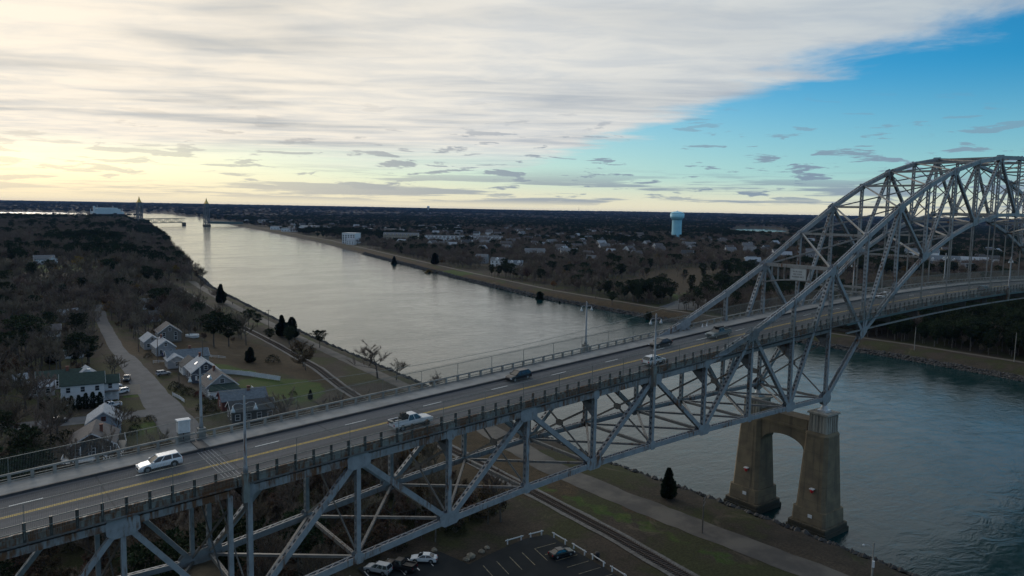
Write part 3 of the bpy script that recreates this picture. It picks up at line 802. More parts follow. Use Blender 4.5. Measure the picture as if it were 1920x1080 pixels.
def build_deck(parent, x0, x1, joint_left, rails_from=None):
    xs = xr(x0, x1)
    mb = MB(); strip(mb, xs, [(0.15, 0), (0.15, -0.32), (12.25, -0.32), (12.25, 0)]); road = mb.build('roadway', M_ASPH_B, parent)
    mb = MB(); strip(mb, xs, [(12.253, 0.30), (12.253, -0.35), (12.55, -0.35), (12.55, 0.30)]); mb.build('kerb', M_KERB, parent)
    mb = MB(); strip(mb, xs, [(12.553, 0.30), (12.553, 0.05), (16.25, 0.05), (16.25, 0.30)]); mb.build('sidewalk', M_WALK, parent)
    mb = MB(); strip(mb, xs, [(-0.15, 0.28), (-0.15, -0.3), (0.147, -0.3), (0.147, 0.28)]); mb.build('kerb', M_FASCIA, parent)
    mb = MB(); strip(mb, xs, [(-0.36, 0.0), (-0.36, -0.62), (-0.155, -0.62), (-0.155, 0.0)]); mb.build('fascia', M_FASCIA, parent)
    mb = MB(); strip(mb, xs, [(-0.62, -0.63), (-0.62, -0.76), (0.6, -0.76), (0.6, -0.63)]); mb.build('ledge', M_STEEL_D, parent)
    for y in (1.6, 4.4, 7.2, 10.0, 12.8, 15.2):
        mb = MB(); strip(mb, xr(x0, x1, PN / 2), [(y - 0.15, -0.33), (y - 0.15, -1.0), (y + 0.15, -1.0), (y + 0.15, -0.33)]); mb.build('stringer', M_STEEL_D, parent)
    # paint
    for y in (5.98, 6.30):
        mb = MB()
        for a, b in zip(xs[:-1], xs[1:]):
            mb.poly(((a, y - 0.08, deckz(a) + 0.006), (b, y - 0.08, deckz(b) + 0.006), (b, y + 0.08, deckz(b) + 0.006), (a, y + 0.08, deckz(a) + 0.006)))
        mb.build('centre_line', M_YPAINT, road)
    for y, ph in ((3.15, 3.0), (9.2, 5.2)):
        x = x0 + ph
        while x + 3.2 < x1:
            mb = MB(); e = x + 3.1; mb.poly(((x, y - 0.09, deckz(x) + 0.006), (e, y - 0.09, deckz(e) + 0.006), (e, y + 0.09, deckz(e) + 0.006), (x, y + 0.09, deckz(x) + 0.006)))
            if y > 5: mb.build('lane_dash', M_WPAINT, road)
            x += 12.2
    # near railing: dark posts and a thin top rail
    rl = MB(); strip(rl, xs, [(-0.34, 1.30), (-0.34, 1.22), (-0.24, 1.22), (-0.24, 1.30)]); rl = rl.build('railing', M_PICKET, parent)
    for x in xs[1:-1]: inst('railing_post', POST_N, rl, (x, -0.27, deckz(x)))
    rf = MB(); strip(rf, xs, [(15.95, 1.38), (15.95, 1.18), (16.2, 1.18), (16.2, 1.38)]); strip(rf, xs, [(15.98, 0.52), (15.98, 0.36), (16.17, 0.36), (16.17, 0.52)])
    rf = rf.build('railing', M_RAILC, parent)
    for x in xs[1:-1]: inst('railing_post', POST_F, rf, (x, 16.075, deckz(x) + 0.3))
    # tall picket barriers outside both railings
    for Y, zr, ztop, z0 in ((-0.52, 3.3, 3.9, -0.3), (16.5, 3.1, 3.45, 0.0)):
        mb = MB(); strip(mb, xs, [(Y - 0.03, zr + 0.03), (Y - 0.03, zr - 0.03), (Y + 0.03, zr - 0.03), (Y + 0.03, zr + 0.03)])
        strip(mb, xs, [(Y - 0.04, 0.66), (Y - 0.04, 0.58), (Y + 0.04, 0.58), (Y + 0.04, 0.66)])
        for x in xr(x0, x1, PN / 2)[1:-1]: mb.box(x - 0.025, x + 0.025, Y - 0.03, Y + 0.03, deckz(x) + z0, deckz(x) + zr - 0.05)
        bo = mb.build('barrier', M_PICKET, parent)
        pk = MB(); x = x0 + 0.1; w = 0.009; inw = 0.28 if Y < 5 else -0.28
        while x < x1 - 0.1:
            zz = deckz(x)
            p = [V3((x, Y, zz + z0)), V3((x, Y, zz + zr)), V3((x, Y + inw, zz + ztop))]
            for a, b in zip(p[:-1], p[1:]):
                i0 = len(pk.v)
                for q in (a, b):
                    pk.v += [(q.x - w, q.y - w, q.z), (q.x + w, q.y - w, q.z), (q.x + w, q.y + w, q.z), (q.x - w, q.y + w, q.z)]
                for j in range(4): pk.f.append((i0 + j, i0 + (j + 1) % 4, i0 + 4 + (j + 1) % 4, i0 + 4 + j)); pk.m.append(0)
            x += 0.15
        tag(pk.build('pickets', M_PICKET, bo), kind='stuff')
    return road


XJ = -9 * PN - 1.4                                   # expansion joint
dk = empty('deck', parent=bridge)
build_deck(bridge, XJ + 0.08, 14.5 * PN, False)
for k in range(-9, KEND + 1):
    x = k * PN; z1 = deckz(x) - 1.02; mb = MB()
    mb.box(x - 0.22, x + 0.22, 0.45, TY - 0.45, z1 - 0.06, z1); mb.box(x - 0.04, x + 0.04, 0.45, TY - 0.45, z1 - 1.9, z1 - 0.06); mb.box(x - 0.22, x + 0.22, 0.45, TY - 0.45, z1 - 1.96, z1 - 1.9)
    mb.build('floor_beam', M_STEEL_D, bridge)
    if k <= 0:                                        # brackets at the floor beam ends
        for Y, s in ((0.45, 1), (TY - 0.45, -1)):
            mb = MB()
            mb.hexa(((x - 0.05, Y, z1 - 4.0), (x + 0.05, Y, z1 - 4.0), (x + 0.05, Y + s * 0.3, z1 - 3.9), (x - 0.05, Y + s * 0.3, z1 - 3.9), (x - 0.05, Y, z1 - 2.0), (x + 0.05, Y, z1 - 2.0), (x + 0.05, Y + s * 2.6, z1 - 2.0), (x - 0.05, Y + s * 2.6, z1 - 2.0)))
            mb.build('knee_plate', M_STEEL, bridge)
for Y in (-0.1, TY + 0.1):                             # girders and wind chords of the hanging floor
    xs = xr(PN * 0.5, 13.5 * PN, PN / 2)
    mb = MB(); strip(mb, xs, [(Y - 0.16, -0.8), (Y - 0.16, -1.25), (Y + 0.16, -1.25), (Y + 0.16, -0.8)]); mb.build('edge_girder', M_TEAL, bridge)
    mb = MB(); strip(mb, xs, [(Y - 0.2, -2.75), (Y - 0.2, -3.05), (Y + 0.2, -3.05), (Y + 0.2, -2.75)]); mb.build('wind_chord', M_BRACE, bridge)

# ------------------------------------------------------------------ approach span
appr = empty('approach_bridge', (-145, 0, 20)); appr.location = (0, 0, 0)
tag(appr, 'deck truss approach span ending at the expansion joint', 'bridge')
XA0 = XJ - 0.08 - 8 * 10.85; AP = 10.85
build_deck(appr, XA0, XJ - 0.08, True)
for Y in (0.0, TY):
    tr = empty('truss', parent=appr); XE = XJ - 0.75
    T = lambda i: V3((XE - i * AP, Y, deckz(XE - i * AP) - 1.4)); B = lambda i: V3((XE - i * AP, Y, 20.4))
    for i in range(7):
        mb = MB(); laced(mb, T(i), T(i + 1), 0.75, 0.7, zig=True); mb.build('top_chord', M_STEEL_R, tr)
        mb = MB(); laced(mb, B(i), B(i + 1), 0.7, 0.7, zig=True); mb.build('bottom_chord', M_STEEL, tr)
        a, b = (T(i), B(i + 1)) if i % 2 else (B(i), T(i + 1))
        mb = MB(); laced(mb, a, b, 0.55, 0.6, zig=True); mb.build('diagonal', M_STEEL, tr)
    for i in range(8):
        mb = MB(); laced(mb, B(i), T(i) - V3((0, 0, 0.3)), 0.5, 0.58); mb.build('vertical', M_STEEL, tr)
        up = i % 2 == 1
        gusset(tr, (T(i) if up else B(i)) - V3((0, 0, 0.3 if up else 0)), (1, 0, 0.07), 1.6, 1.1, 0.72)
for i in range(8):
    x = XJ - 0.75 - i * AP
    for ya, yb in ((0.4, TY - 0.4), (TY - 0.4, 0.4)):
        mb = MB(); mb.bar((x + (0.06 if ya < 1 else -0.06), ya, 21), (x + (0.06 if ya < 1 else -0.06), yb, deckz(x) - 3.4), 0.3, 0.12, (1, 0, 0)); mb.build('sway_brace', M_STEEL_D, appr)
        if i < 7:
            mb = MB(); mb.bar((x, ya, 20.4), (x - AP, yb, 20.4), 0.3, 0.3, (0, 0, 1)); mb.build('diagonal_brace', M_STEEL_D, appr)
    mb = MB(); z1 = deckz(x) - 1.02; mb.box(x - 0.2, x + 0.2, 0.4, TY - 0.4, z1 - 1.7, z1); mb.build('floor_beam', M_STEEL_D, appr)
# toothed joint in the road
fj = MB()
for i in range(5): fj.box(XJ - 0.9 + i * 0.42, XJ - 0.84 + i * 0.42, 0.3, 12.1, deckz(XJ - 0.9 + i * 0.42) - 0.02, deckz(XJ - 0.9 + i * 0.42) + 0.02)
fjo = fj.build('expansion_joint', pmat('joint_steel', (0.30, 0.31, 0.33), (0.22, 0.23, 0.24), 3, 0.45), appr)
mb = MB(); mb.box(XJ - 0.7, XJ + 0.7, 12.3, 16.2, deckz(XJ) + 0.26, deckz(XJ) + 0.36); mb.build('joint_gap_plate', M_KERB, appr)  # added dark plate, stands in for the dark open gap across the sidewalk

# ------------------------------------------------------------------ piers
def frust(mb, cx, cy, z0, z1, a0, b0, a1, b1, ch=0.0):
    """tapered block with chamfered corners"""
    def ring(a, b, z): 
        c = ch; return [(cx - a + c, cy - b, z), (cx + a - c, cy - b, z), (cx + a, cy - b + c, z), (cx + a, cy + b - c, z), (cx + a - c, cy + b, z), (cx - a + c, cy + b, z), (cx - a, cy + b - c, z), (cx - a, cy - b + c, z)]
    A = ring(a0, b0, z0); B = ring(a1, b1, z1)
    mb.poly(A[::-1]); mb.poly(B)
    for i in range(8): mb.poly((A[i], A[(i + 1) % 8], B[(i + 1) % 8], B[i]))


def main_pier(x, label, lights):
    p = empty('bridge_pier', (x, TY / 2, 0)); tag(p, label, 'pier', 'main bridge piers standing in the canal')
    for cy in (-TY / 2, TY / 2):
        mb = MB(); frust(mb, 0, cy, -6, 0.9, 4.9, 4.7, 4.8, 4.6, 0.25); frust(mb, 0, cy, 0.9, 1.9, 4.55, 4.35, 4.5, 4.3, 0.25); mb.build('footing', M_CONC, p)
        mb = MB(); frust(mb, 0, cy, 1.9, 5.0, 4.05, 3.9, 3.9, 3.75, 0.5); mb.build('plinth', M_CONC, p)
        lg = MB(); frust(lg, 0, cy, 5.0, 20.8, 3.6, 3.4, 2.75, 2.6, 0.7); frust(lg, 0, cy, 20.8, 21.4, 2.75, 2.6, 2.45, 2.3, 0.4); lg = lg.build('leg', M_CONC, p)
        for sx in (-1, 1):                            # raised ribs on the outer faces
            mb = MB()
            mb.hexa(((sx * 3.62 - 0.05, cy - 1.9, 5.02), (sx * 3.62 + 0.12, cy - 1.9, 5.02), (sx * 3.62 + 0.12, cy + 1.9, 5.02), (sx * 3.62 - 0.05, cy + 1.9, 5.02), (sx * 2.8 - 0.05, cy - 1.3, 20), (sx * 2.8 + 0.1, cy - 1.3, 20), (sx * 2.8 + 0.1, cy + 1.3, 20), (sx * 2.8 - 0.05, cy + 1.3, 20)))
            mb.build('rib', M_CONC, lg)
        mb = MB(); frust(mb, 0, cy, 21.4, 25.2, 2.3, 2.15, 2.2, 2.05, 0.15)
        for i in range(5):
            u = -1.6 + i * 0.8
            mb.box(u - 0.2, u + 0.2, cy - 2.27, cy - 2.0, 21.5, 25.0); mb.box(-2.42, -2.1, cy + u * 0.9 - 0.2, cy + u * 0.9 + 0.2, 21.5, 25.0)
        mb.build('pedestal', M_CONC_L, p)
        mb = MB(); frust(mb, 0, cy, 25.2, 25.55, 2.55, 2.4, 2.5, 2.35, 0.1); mb.build('cap', M_CONC_L, p)
        if lights:
            xw = -3.6; zl = 9.2
            mb = MB(); mb.lathe([(0.08, -0.5), (0.32, -0.22), (0.42, 0.15), (0.38, 0.38)], 10, (xw - 0.3, cy - 0.6, zl)); mo = mb.build('marker_light', M_RED, p)
            mb = MB(); mb.box(xw - 0.7, xw + 0.15, cy - 1.05, cy - 0.15, zl + 0.38, zl + 0.55); mb.build('hood', M_WHITE, mo)
            mb = MB(); mb.box(-4.1, -3.97, cy - 1.0, cy - 0.1, 3.4, 4.1); mb.build('plate', M_WHITE, p)
    # arched cross wall
    mb = MB(); n = 12; y0, y1 = -TY / 2 + 2.4, TY / 2 - 2.4
    top = 23.4; zsp, rise = 15.6, 3.4
    for i in range(n):
        ua, ub = i / n, (i + 1) / n; ya, yb = y0 + (y1 - y0) * ua, y0 + (y1 - y0) * ub
        za = zsp + rise * math.sqrt(max(0, 1 - (2 * ua - 1) ** 2)); zc2 = zsp + rise * math.sqrt(max(0, 1 - (2 * ub - 1) ** 2))
        mb.hexa(((-2.0, ya, za), (2.0, ya, za), (2.0, yb, zc2), (-2.0, yb, zc2), (-2.0, ya, top), (2.0, ya, top), (2.0, yb, top), (-2.0, yb, top)))
    mb.build('arch_wall', M_CONC, p)
    mb = MB(); mb.box(-2.25, 2.25, y0, y1, 21.0, 21.5); mb.build('belt_course', M_CONC, p)
    return p


main_pier(0, 'tan concrete pier with two tapered legs and an arch between them', True)
pn = main_pier(14 * PN, 'concrete pier on the north side of the main span', False)
ap = empty('bridge_pier', (XJ, TY / 2, 7)); tag(ap, 'dark concrete pier under the expansion joint among the trees', 'pier')
for cy in (-TY / 2, TY / 2):
    mb = MB(); frust(mb, 0, cy, -3, 11.2, 2.6, 2.3, 1.9, 1.7, 0.4); mb.build('leg', M_CONC, ap)
mb = MB(); frust(mb, 0, 0, 11.2, 13.0, 1.9, TY / 2 + 1.9, 2.1, TY / 2 + 2.1, 0.2); mb.build('cap', M_CONC, ap)

# ------------------------------------------------------------------ lamps and cabinet on the bridge
def street_lamp(x, y, side, label, ped):
    z = deckz(x); e = empty('street_lamp', (x, y, z)); tag(e, label, 'street lamp', 'twin bell lamps along the bridge')
    b = MB()
    if ped: b.box(-0.45, 0.45, -0.4, 0.4, -0.6, 1.5); b.box(-0.5, 0.5, -0.45, 0.45, 1.5, 1.62)
    else: b.box(-0.35, 0.35, -0.32, 0.32, -2.6, 0.7); b.box(-0.4, 0.4, -0.36, 0.36, 0.7, 0.8)
    b.build('base', M_RAILC if ped else M_FASCIA, e)
    b = MB(); z0 = 1.62 if ped else 0.8
    b.lathe([(0.3, z0), (0.24, z0 + 0.7), (0.20, z0 + 0.75), (0.12, 9.4), (0.05, 9.55)], 10); b.build('pole', M_STEEL, e, True)
    for s in (-1, 1):
        a = MB(); a.tube([(0, 0.0, 8.5), (s * 0.5, 0, 8.75), (s * 1.0, 0, 8.72), (s * 1.25, 0, 8.55)], 0.045, 6); ar = a.build('arm', M_STEEL, e)
        l = MB(); l.lathe([(0.06, 0.3), (0.08, 0.12), (0.18, -0.12), (0.29, -0.36), (0.08, -0.42)][::-1], 12, (s * 1.25, 0, 8.2)); l.build('lamp', M_LAMP, e, True)


street_lamp(-121.3, -0.75, -1, 'near side twin bell lamp pole with a rusty base at the expansion joint', False)
street_lamp(-54.4, -0.75, -1, 'near side twin bell lamp pole in front of the white hatchback', False)
street_lamp(-121.2, 16.75, 1, 'far side twin bell lamp pole beside the white cabinet', True)
street_lamp(-53.5, 16.75, 1, 'far side twin bell lamp pole against the open water', True)
street_lamp(92.6, 16.9, 1, 'far side white lamp pole under the middle of the arch', True)
street_lamp(40.2, 16.9, 1, 'far side lamp pole behind the rising lower chord of the arch', True)
street_lamp(91.0, -0.9, -1, 'near side lamp pole under the middle of the arch', False)
cb = empty('utility_cabinet', (-123.4, 16.9, deckz(-123.4))); tag(cb, 'white utility cabinet on a grey stand beside the sidewalk', 'cabinet')
mb = MB(); mb.box(-0.7, 0.75, -0.5, 0.5, 1.55, 3.1); cbo = mb.build('housing', M_WHITE, cb)
mb = MB(); mb.box(-0.8, 0.85, -0.58, 0.58, 3.1, 3.22); mb.build('lid', M_WHITE, cb)
mb = MB(); mb.box(-0.55, 0.6, -0.53, -0.5, 1.65, 3.0); mb.build('door', pmat('cabinet_door', (0.6, 0.6, 0.6), (0.5, 0.5, 0.5), 2, 0.6), cb)
mb = MB(); mb.box(-0.7, -0.1, -0.4, 0.4, 0.0, 1.55); mb.box(0.0, 0.75, -0.4, 0.4, 0.0, 1.5); mb.build('stand', M_RAILC, cb)
for x in (-22.0, -20.6):
    mb = MB(); mb.lathe([(0.22, 0), (0.22, 0.05), (0.16, 0.06), (0.04, 0.75)], 10, (0, 0, 0)); tc_ = mb.build('traffic_cone', M_WHITE, None, True, (x, 15.3, deckz(x) + 0.3))
    tag(tc_, 'pale traffic cone on the far sidewalk, ' + ('the one nearer the expansion joint' if x < -21 else 'the one nearer the arch'), 'traffic cone', 'traffic cones on the sidewalk')
# cable sagging between the far lamp poles
mb = MB()
for a in range(12):
    f = lambda u: V3((-121.2 + 96 * u, 17.0, deckz(-121.2 + 96 * u) + 6.0 - 2.2 * 4 * u * (1 - u)))
    mb.tube([f(a / 12), f((a + 1) / 12)], 0.035, 4, cap=False)
tag(mb.build('overhead_cable', M_PICKET), 'thin cable sagging above the far railing', 'cable')

# ------------------------------------------------------------------ trees: kinds
random.seed(21)


def rdir(d, spread):
    v = V3((random.gauss(0, 1), random.gauss(0, 1), random.gauss(0, 1))).normalized()
    return (d + v * spread).normalized()


def bare_tree(h, seed, leaf=None, lsize=0.28, lean=0.0, twig_w=0.034, fill=1.0):
    random.seed(seed); tk, cr = MB(), MB()
    tips = []

    def branch(p, d, L, r, lev):
        pts = [p]; n = 3 if lev else 4; q = p; dd = d
        for i in range(n):
            dd = rdir(dd, 0.16 if lev else 0.06); dd = (dd + V3((0, 0, 0.07 * lev))).normalized(); q = q + dd * (L / n); pts.append(q)
        tk.tube(pts, [r * (1 - 0.6 * i / n) for i in range(n + 1)], 6 if lev == 0 else (4 if lev == 1 else 3), cap=False)
        if lev < 2:
            m = (7 if lev == 0 else 5)
            for i in range(m):
                u = random.uniform(0.45 if lev == 0 else 0.3, 1.0); ix = u * n; i0 = min(int(ix), n - 1)
                bp = pts[i0].lerp(pts[i0 + 1], ix - i0)
                side = V3((random.uniform(-1, 1), random.uniform(-1, 1), random.uniform(0.0, 0.75))).normalized()
                branch(bp, (dd * 0.35 + side).normalized(), L * (0.72 if lev == 0 else 0.58) * random.uniform(0.75, 1.2), r * 0.45, lev + 1)
            if lev == 0: branch(pts[-1], rdir(dd, 0.25), L * 0.62, r * 0.4, 1)
        else:
            for i in range(int(30 * fill)):
                u = random.uniform(0.1, 1.0); ix = u * n; i0 = min(int(ix), n - 1); tips.append((pts[i0].lerp(pts[i0 + 1], ix - i0), dd, L))

    branch(V3((0, 0, -0.3)), rdir(V3((lean, 0, 1)), 0.04), h * 0.50, h * 0.017, 0)
    for p, d, L in tips:
        t = rdir(d + V3((0, 0, 0.25)), 0.75); l = h * random.uniform(0.04, 0.10); s = t.orthogonal().normalized() * twig_w
        a = random.uniform(0, 6.28); s = Matrix.Rotation(a, 3, t) @ s
        cr.poly((p - s, p + s, p + t * l))
        if random.random() < 0.6:
            t2 = rdir(t, 0.6); m = p + t * l * 0.45; s2 = t2.orthogonal().normalized() * twig_w * 0.7; cr.poly((m - s2, m + s2, m + t2 * l * 0.6))
        if leaf and random.random() < leaf:
            for _ in range(2):
                c = p + t * l * random.uniform(0.2, 1.1) + V3((random.gauss(0, .2), random.gauss(0, .2), random.gauss(0, .2)))
                n1 = rdir(V3((0, 0, 1)), 1.0); e = n1.orthogonal().normalized() * lsize; f = n1.cross(e).normalized() * lsize
                cr.poly((c - e * 0.6, c + f, c + e * 0.7), 1)
    return tk, cr


def needle_clump(cr, c, r, n, sz, flat=0.6):
    for _ in range(n):
        v = V3((random.gauss(0, 1), random.gauss(0, 1), random.gauss(0, 1))).normalized(); rr = r * random.random() ** 0.4
        p = c + V3((v.x * rr, v.y * rr, v.z * rr * flat)); o = rdir(v + V3((0, 0, 0.3)), 0.6)
        s = o.orthogonal().normalized(); s = Matrix.Rotation(random.uniform(0, 6.28), 3, o) @ s
        cr.poly((p - s * sz * 0.45, p + s * sz * 0.45, p + o * sz * 1.3))


def pine(h, seed, base=0.35, wide=0.26):
    random.seed(seed); tk, cr = MB(), MB()
    pts = [V3((0, 0, -0.3))]
    for i in range(1, 6): pts.append(V3((random.gauss(0, .02 * h) * i / 5, random.gauss(0, .02 * h) * i / 5, h * 0.95 * i / 5)))
    tk.tube(pts, [h * 0.02 * (1 - 0.8 * i / 5) for i in range(6)], 6, cap=False)
    for i in range(26):
        u = base + (1 - base) * (i / 25) ** 0.9; z = h * u * 0.97; a = i * 2.4 + random.uniform(-.5, .5)
        prof = math.sin(math.pi * min(1, (1 - u) / (1 - base) * 0.8 + 0.18)) ** 0.7
        L = h * wide * prof * random.uniform(0.55, 1.15)
        ci = pts[min(4, int(u * 5))].lerp(pts[min(5, int(u * 5) + 1)], u * 5 % 1); c0 = V3((ci.x, ci.y, z * 0.97))
        e = c0 + V3((math.cos(a), math.sin(a), 0.22)) * L
        tk.tube([c0, e], [h * 0.006, h * 0.002], 3, cap=False)
        for q in (0.5, 0.85, 1.0): needle_clump(cr, c0.lerp(e, q) + V3((0, 0, 0.15)), h * 0.068 * (0.7 + 0.5 * prof), 34, h * 0.032, 0.6)
    needle_clump(cr, pts[-1], h * 0.05, 30, h * 0.024)
    return tk, cr


def cone_tree(h, seed, wide=0.22, n=1500, sz=0.035, low=0.04, belly=0.8):
    random.seed(seed); tk, cr = MB(), MB()
    tk.tube([V3((0, 0, -0.2)), V3((0, 0, h * 0.9))], [h * 0.018, h * 0.004], 6, cap=False)
    lobes = [(random.uniform(0, 6.28), random.uniform(0.15, 0.9), random.uniform(-0.35, 0.35)) for _ in range(18)]
    for _ in range(n):
        u = random.random() ** 1.25; z = h * (low + (1 - low) * u); a = random.uniform(0, 6.28)
        prof = (1 - u) ** belly * min(1, 0.55 + u * 3.5)
        for la, lu, lm in lobes:
            da = abs((a - la + math.pi) % (2 * math.pi) - math.pi)
            if da < 0.7 and abs(u - lu) < 0.13: prof *= 1 + lm
        rr = h * wide * prof * (random.uniform(0.15, 0.8) if random.random() < 0.4 else random.uniform(0.7, 1.05))
        p = V3((math.cos(a) * rr, math.sin(a) * rr, z)); o = (V3((math.cos(a), math.sin(a), random.uniform(0.2, 1.0)))).normalized(); o = rdir(o, 0.35)
        s = o.orthogonal().normalized(); s = Matrix.Rotation(random.uniform(0, 6.28), 3, o) @ s
        cr.poly((p - s * h * sz * .6, p + s * h * sz * .6, p + o * h * sz * 1.4))
    return tk, cr


def bush(r, h, seed, n=420, sz=0.16):
    random.seed(seed); tk, cr = MB(), MB()
    for _ in range(7):
        a = random.uniform(0, 6.28); tk.tube([V3((0, 0, -0.1)), V3((math.cos(a) * r * .6, math.sin(a) * r * .6, h * random.uniform(.5, .9)))], [0.05, 0.02], 3, cap=False)
    for _ in range(n):
        v = V3((random.gauss(0, 1), random.gauss(0, 1), abs(random.gauss(0, 1)))).normalized(); rr = random.uniform(0.65, 1.05)
        p = V3((v.x * r * rr, v.y * r * rr, v.z * h * rr)); o = rdir(v, 0.5); s = Matrix.Rotation(random.uniform(0, 6.28), 3, o) @ o.orthogonal().normalized()
        cr.poly((p - s * sz * .6, p + s * sz * .6, p + o * sz * 1.2))
    return tk, cr


KINDS = {}


def kind(name, tc2, mats_t, mats_c):
    tk, cr = tc2
    j = MB(); j.v = tk.v + cr.v; o = len(tk.v); j.f = tk.f + [tuple(i + o for i in f) for f in cr.f]; j.m = [0] * len(tk.f) + [1 + m for m in cr.m]
    KINDS[name] = (tk.mesh(name + '_trunk', mats_t), cr.mesh(name + '_crown', mats_c), j.mesh(name, [mats_t] + list(mats_c)))


for i in range(4): kind('bare%d' % i, bare_tree(11 + i, 100 + i, lean=(-.08, .05, .0, .1)[i], fill=(1, 1, 1.1, 1.6)[i]), M_BARK, [M_TWIG])
for i in range(3): kind('pine%d' % i, pine(12 + i, 200 + i, (0.38, 0.28, 0.45)[i], (0.32, 0.28, 0.36)[i]), M_BARK, [M_NEEDLE])
for i in range(2): kind('cedar%d' % i, cone_tree(7.5, 300 + i, (0.22, 0.29)[i], 3600, 0.042, 0.04, (0.75, 0.5)[i]), M_BARK, [M_CEDAR])
for i in range(2): kind('oak%d' % i, bare_tree(11, 400 + i, leaf=0.75, lsize=0.3), M_BARK, [M_TWIG, M_RUSSET])
kind('maple', bare_tree(10, 500, leaf=0.8, lsize=0.32), M_BARK, [M_TWIG, M_GOLDL])
kind('arbor', cone_tree(4.2, 600, 0.2, 1100, 0.05, 0.02, 0.45), M_BARK, [M_CEDAR])
for i in range(2): kind('bush%d' % i, bush(1.6, 1.7, 700 + i), M_BARK, [M_SHRUB])
kind('redbush', bush(1.5, 1.6, 710), M_BARK, [M_REDSH])
kind('thicket', bare_tree(4.5, 720, leaf=0.12, lsize=0.2, fill=0.9), M_BARK, [M_TWIG, M_RUSSET])
NAMES = {'bare': 'bare_tree', 'pine': 'pine_tree', 'ceda': 'cedar_tree', 'oak0': 'oak_tree', 'oak1': 'oak_tree', 'mapl': 'maple_tree', 'arbo': 'arborvitae', 'bush': 'shrub', 'redb': 'shrub', 'thic': 'shrub'}


def plant(kd, x, y, s=1.0, label=None, cat=None, group=None, rz=None, z=None, sxy=None):
    nm = NAMES[kd[:4]]; z = h1(x, y) if z is None else z
    e = empty(nm, (x, y, z), random.uniform(0, 6.28) if rz is None else rz); e.scale = (sxy or s, sxy or s, s)
    t, c, _ = KINDS[kd]
    inst('stems' if nm == 'shrub' else 'trunk', t, e); inst('foliage' if nm == 'shrub' else 'crown', c, e)
    tag(e, label, cat or ('shrub' if nm == 'shrub' else 'tree'), group); return e


random.seed(31)
# trees along the near bank and in the village that stand by themselves
SOLO = [('cedar0', -21.9, 22.6, 0.9, 'dark conical cedar standing alone between the road and the rocky bank near the pier'),
        ('pine2', -12.6, 231, 0.55, 'round pine on the near bank, last one before the leafless bank trees'),
        ('pine1', -20.5, 246, 0.62, 'short pine on the near bank beside the pale post'),
        ('cedar0', -15.8, 268, 1.35, 'tall cedar of the close pair on the near bank'),
        ('cedar1', -13.2, 262, 1.3, 'broad cedar of the close pair on the near bank'),
        ('pine0', -25.5, 257, 0.5, 'low wide pine on the grass between railway and road'),
        ('cedar0', -2.6, 407, 1.6, 'dark cedar at the water edge with a leafless tree behind'),
        ('pine2', -18.3, 308, 0.6, 'flat topped pine beside the bank utility poles'),
        ('pine0', -15.8, 302, 0.58, 'small pine next to the flat topped one by the bank poles'),
        ('pine2', -52.5, 250, 1.05, 'large dark pine behind the round pool, left of the pair'),
        ('pine0', -45, 254, 1.0, 'large dark pine beside the railway, right of the pair'),
        ('cedar1', -49, 214, 0.8, 'dark rounded evergreen at the edge of the brown yard'),
        ('bare1', -3, 412, 0.9, 'leafless tree behind the dark cedar at the water edge'),
        ('bare3', -19.5, 163, 1.05, 'leafless spreading tree on the near bank just above the bridge railing'),
        ('bare0', -15.2, 157, 0.8, 'smaller leafless tree beside the spreading one on the near bank'),
        ('bare2', -10.5, 137, 0.55, 'leafless tree at the water edge behind the bridge railing'),
        ('thicket', -9.5, 140, 1.1, 'pale leafless thicket at the water edge behind the bridge railing'),
        ('oak1', -34, 197, 1.0, 'dark reddish bare tree beside the railway and the green lawn'),
        ('oak0', -36, 190, 0.7, 'brown leaved tree near the end of the white fence'),
        ('pine1', -107.6, 226, 0.95, 'brown green pine between the small white cottage and the street'),
        ('pine1', -103, 230, 0.8, 'tall pine beside the street with a leafless tree next to it'),
        ('pine0', -127, 240, 1.05, 'dark pine in front of the grey house with a deck'),
        ('pine2', -120, 262, 1.1, 'flat crowned pine behind the grey house with a deck'),
        ('cedar1', -114, 238, 0.85, 'dark evergreen left of the small white cottage'),
        ('bare2', -101, 198, 0.7, 'leafless roadside tree beyond the driveway'),
        ('bare1', -99, 205, 0.65, 'second leafless roadside tree beyond the driveway'),
        ('cedar0', -52.5, 146, 0.42, 'small dark bush shaped evergreen on the green lawn'),
        ('maple', -60, 560, 1.2, 'orange leaved tree on the wooded slope above the far lawn'),
        ('oak0', -40, 540, 1.3, 'large russet oak on the wooded slope'),
        ('maple', 262, 590, 1.0, 'golden tree on the lawn of the far bank'),
        ('pine1', 206, 236, 0.6, 'round dark tree on the far bank beside the parking area'),
        ('pine0', 219, 281, 0.75, 'dark tree on the far bank behind the park road'),
        ('cedar1', 214, 352, 1.3, 'dark evergreen between far path and water, opposite the utility pole'),
        ('cedar0', 212, 327, 0.7, 'small cedar between far path and water'),
        ('cedar0', 290, 715, 2.0, 'tall dark cedar at the far waterline'),
        ('cedar1', 300, 640, 1.7, 'broad dark cedar behind the far path'),
        ('cedar1', 262, 590, 1.0, 'rounded dark cedar on the far bank grass')]
for kd, x, y, s, lb in SOLO: plant(kd, x, y, s, lb, sxy=s * (1.25 if kd[:4] in ('pine', 'ceda') else 1.5))
for i in range(9):
    u = i / 8; plant('arbor', -124.7 + 14.2 * u, 163.6 - 2.6 * u, random.uniform(0.9, 1.12), 'dark green arborvitae in the clipped row before the white house', group='arborvitae hedge row')
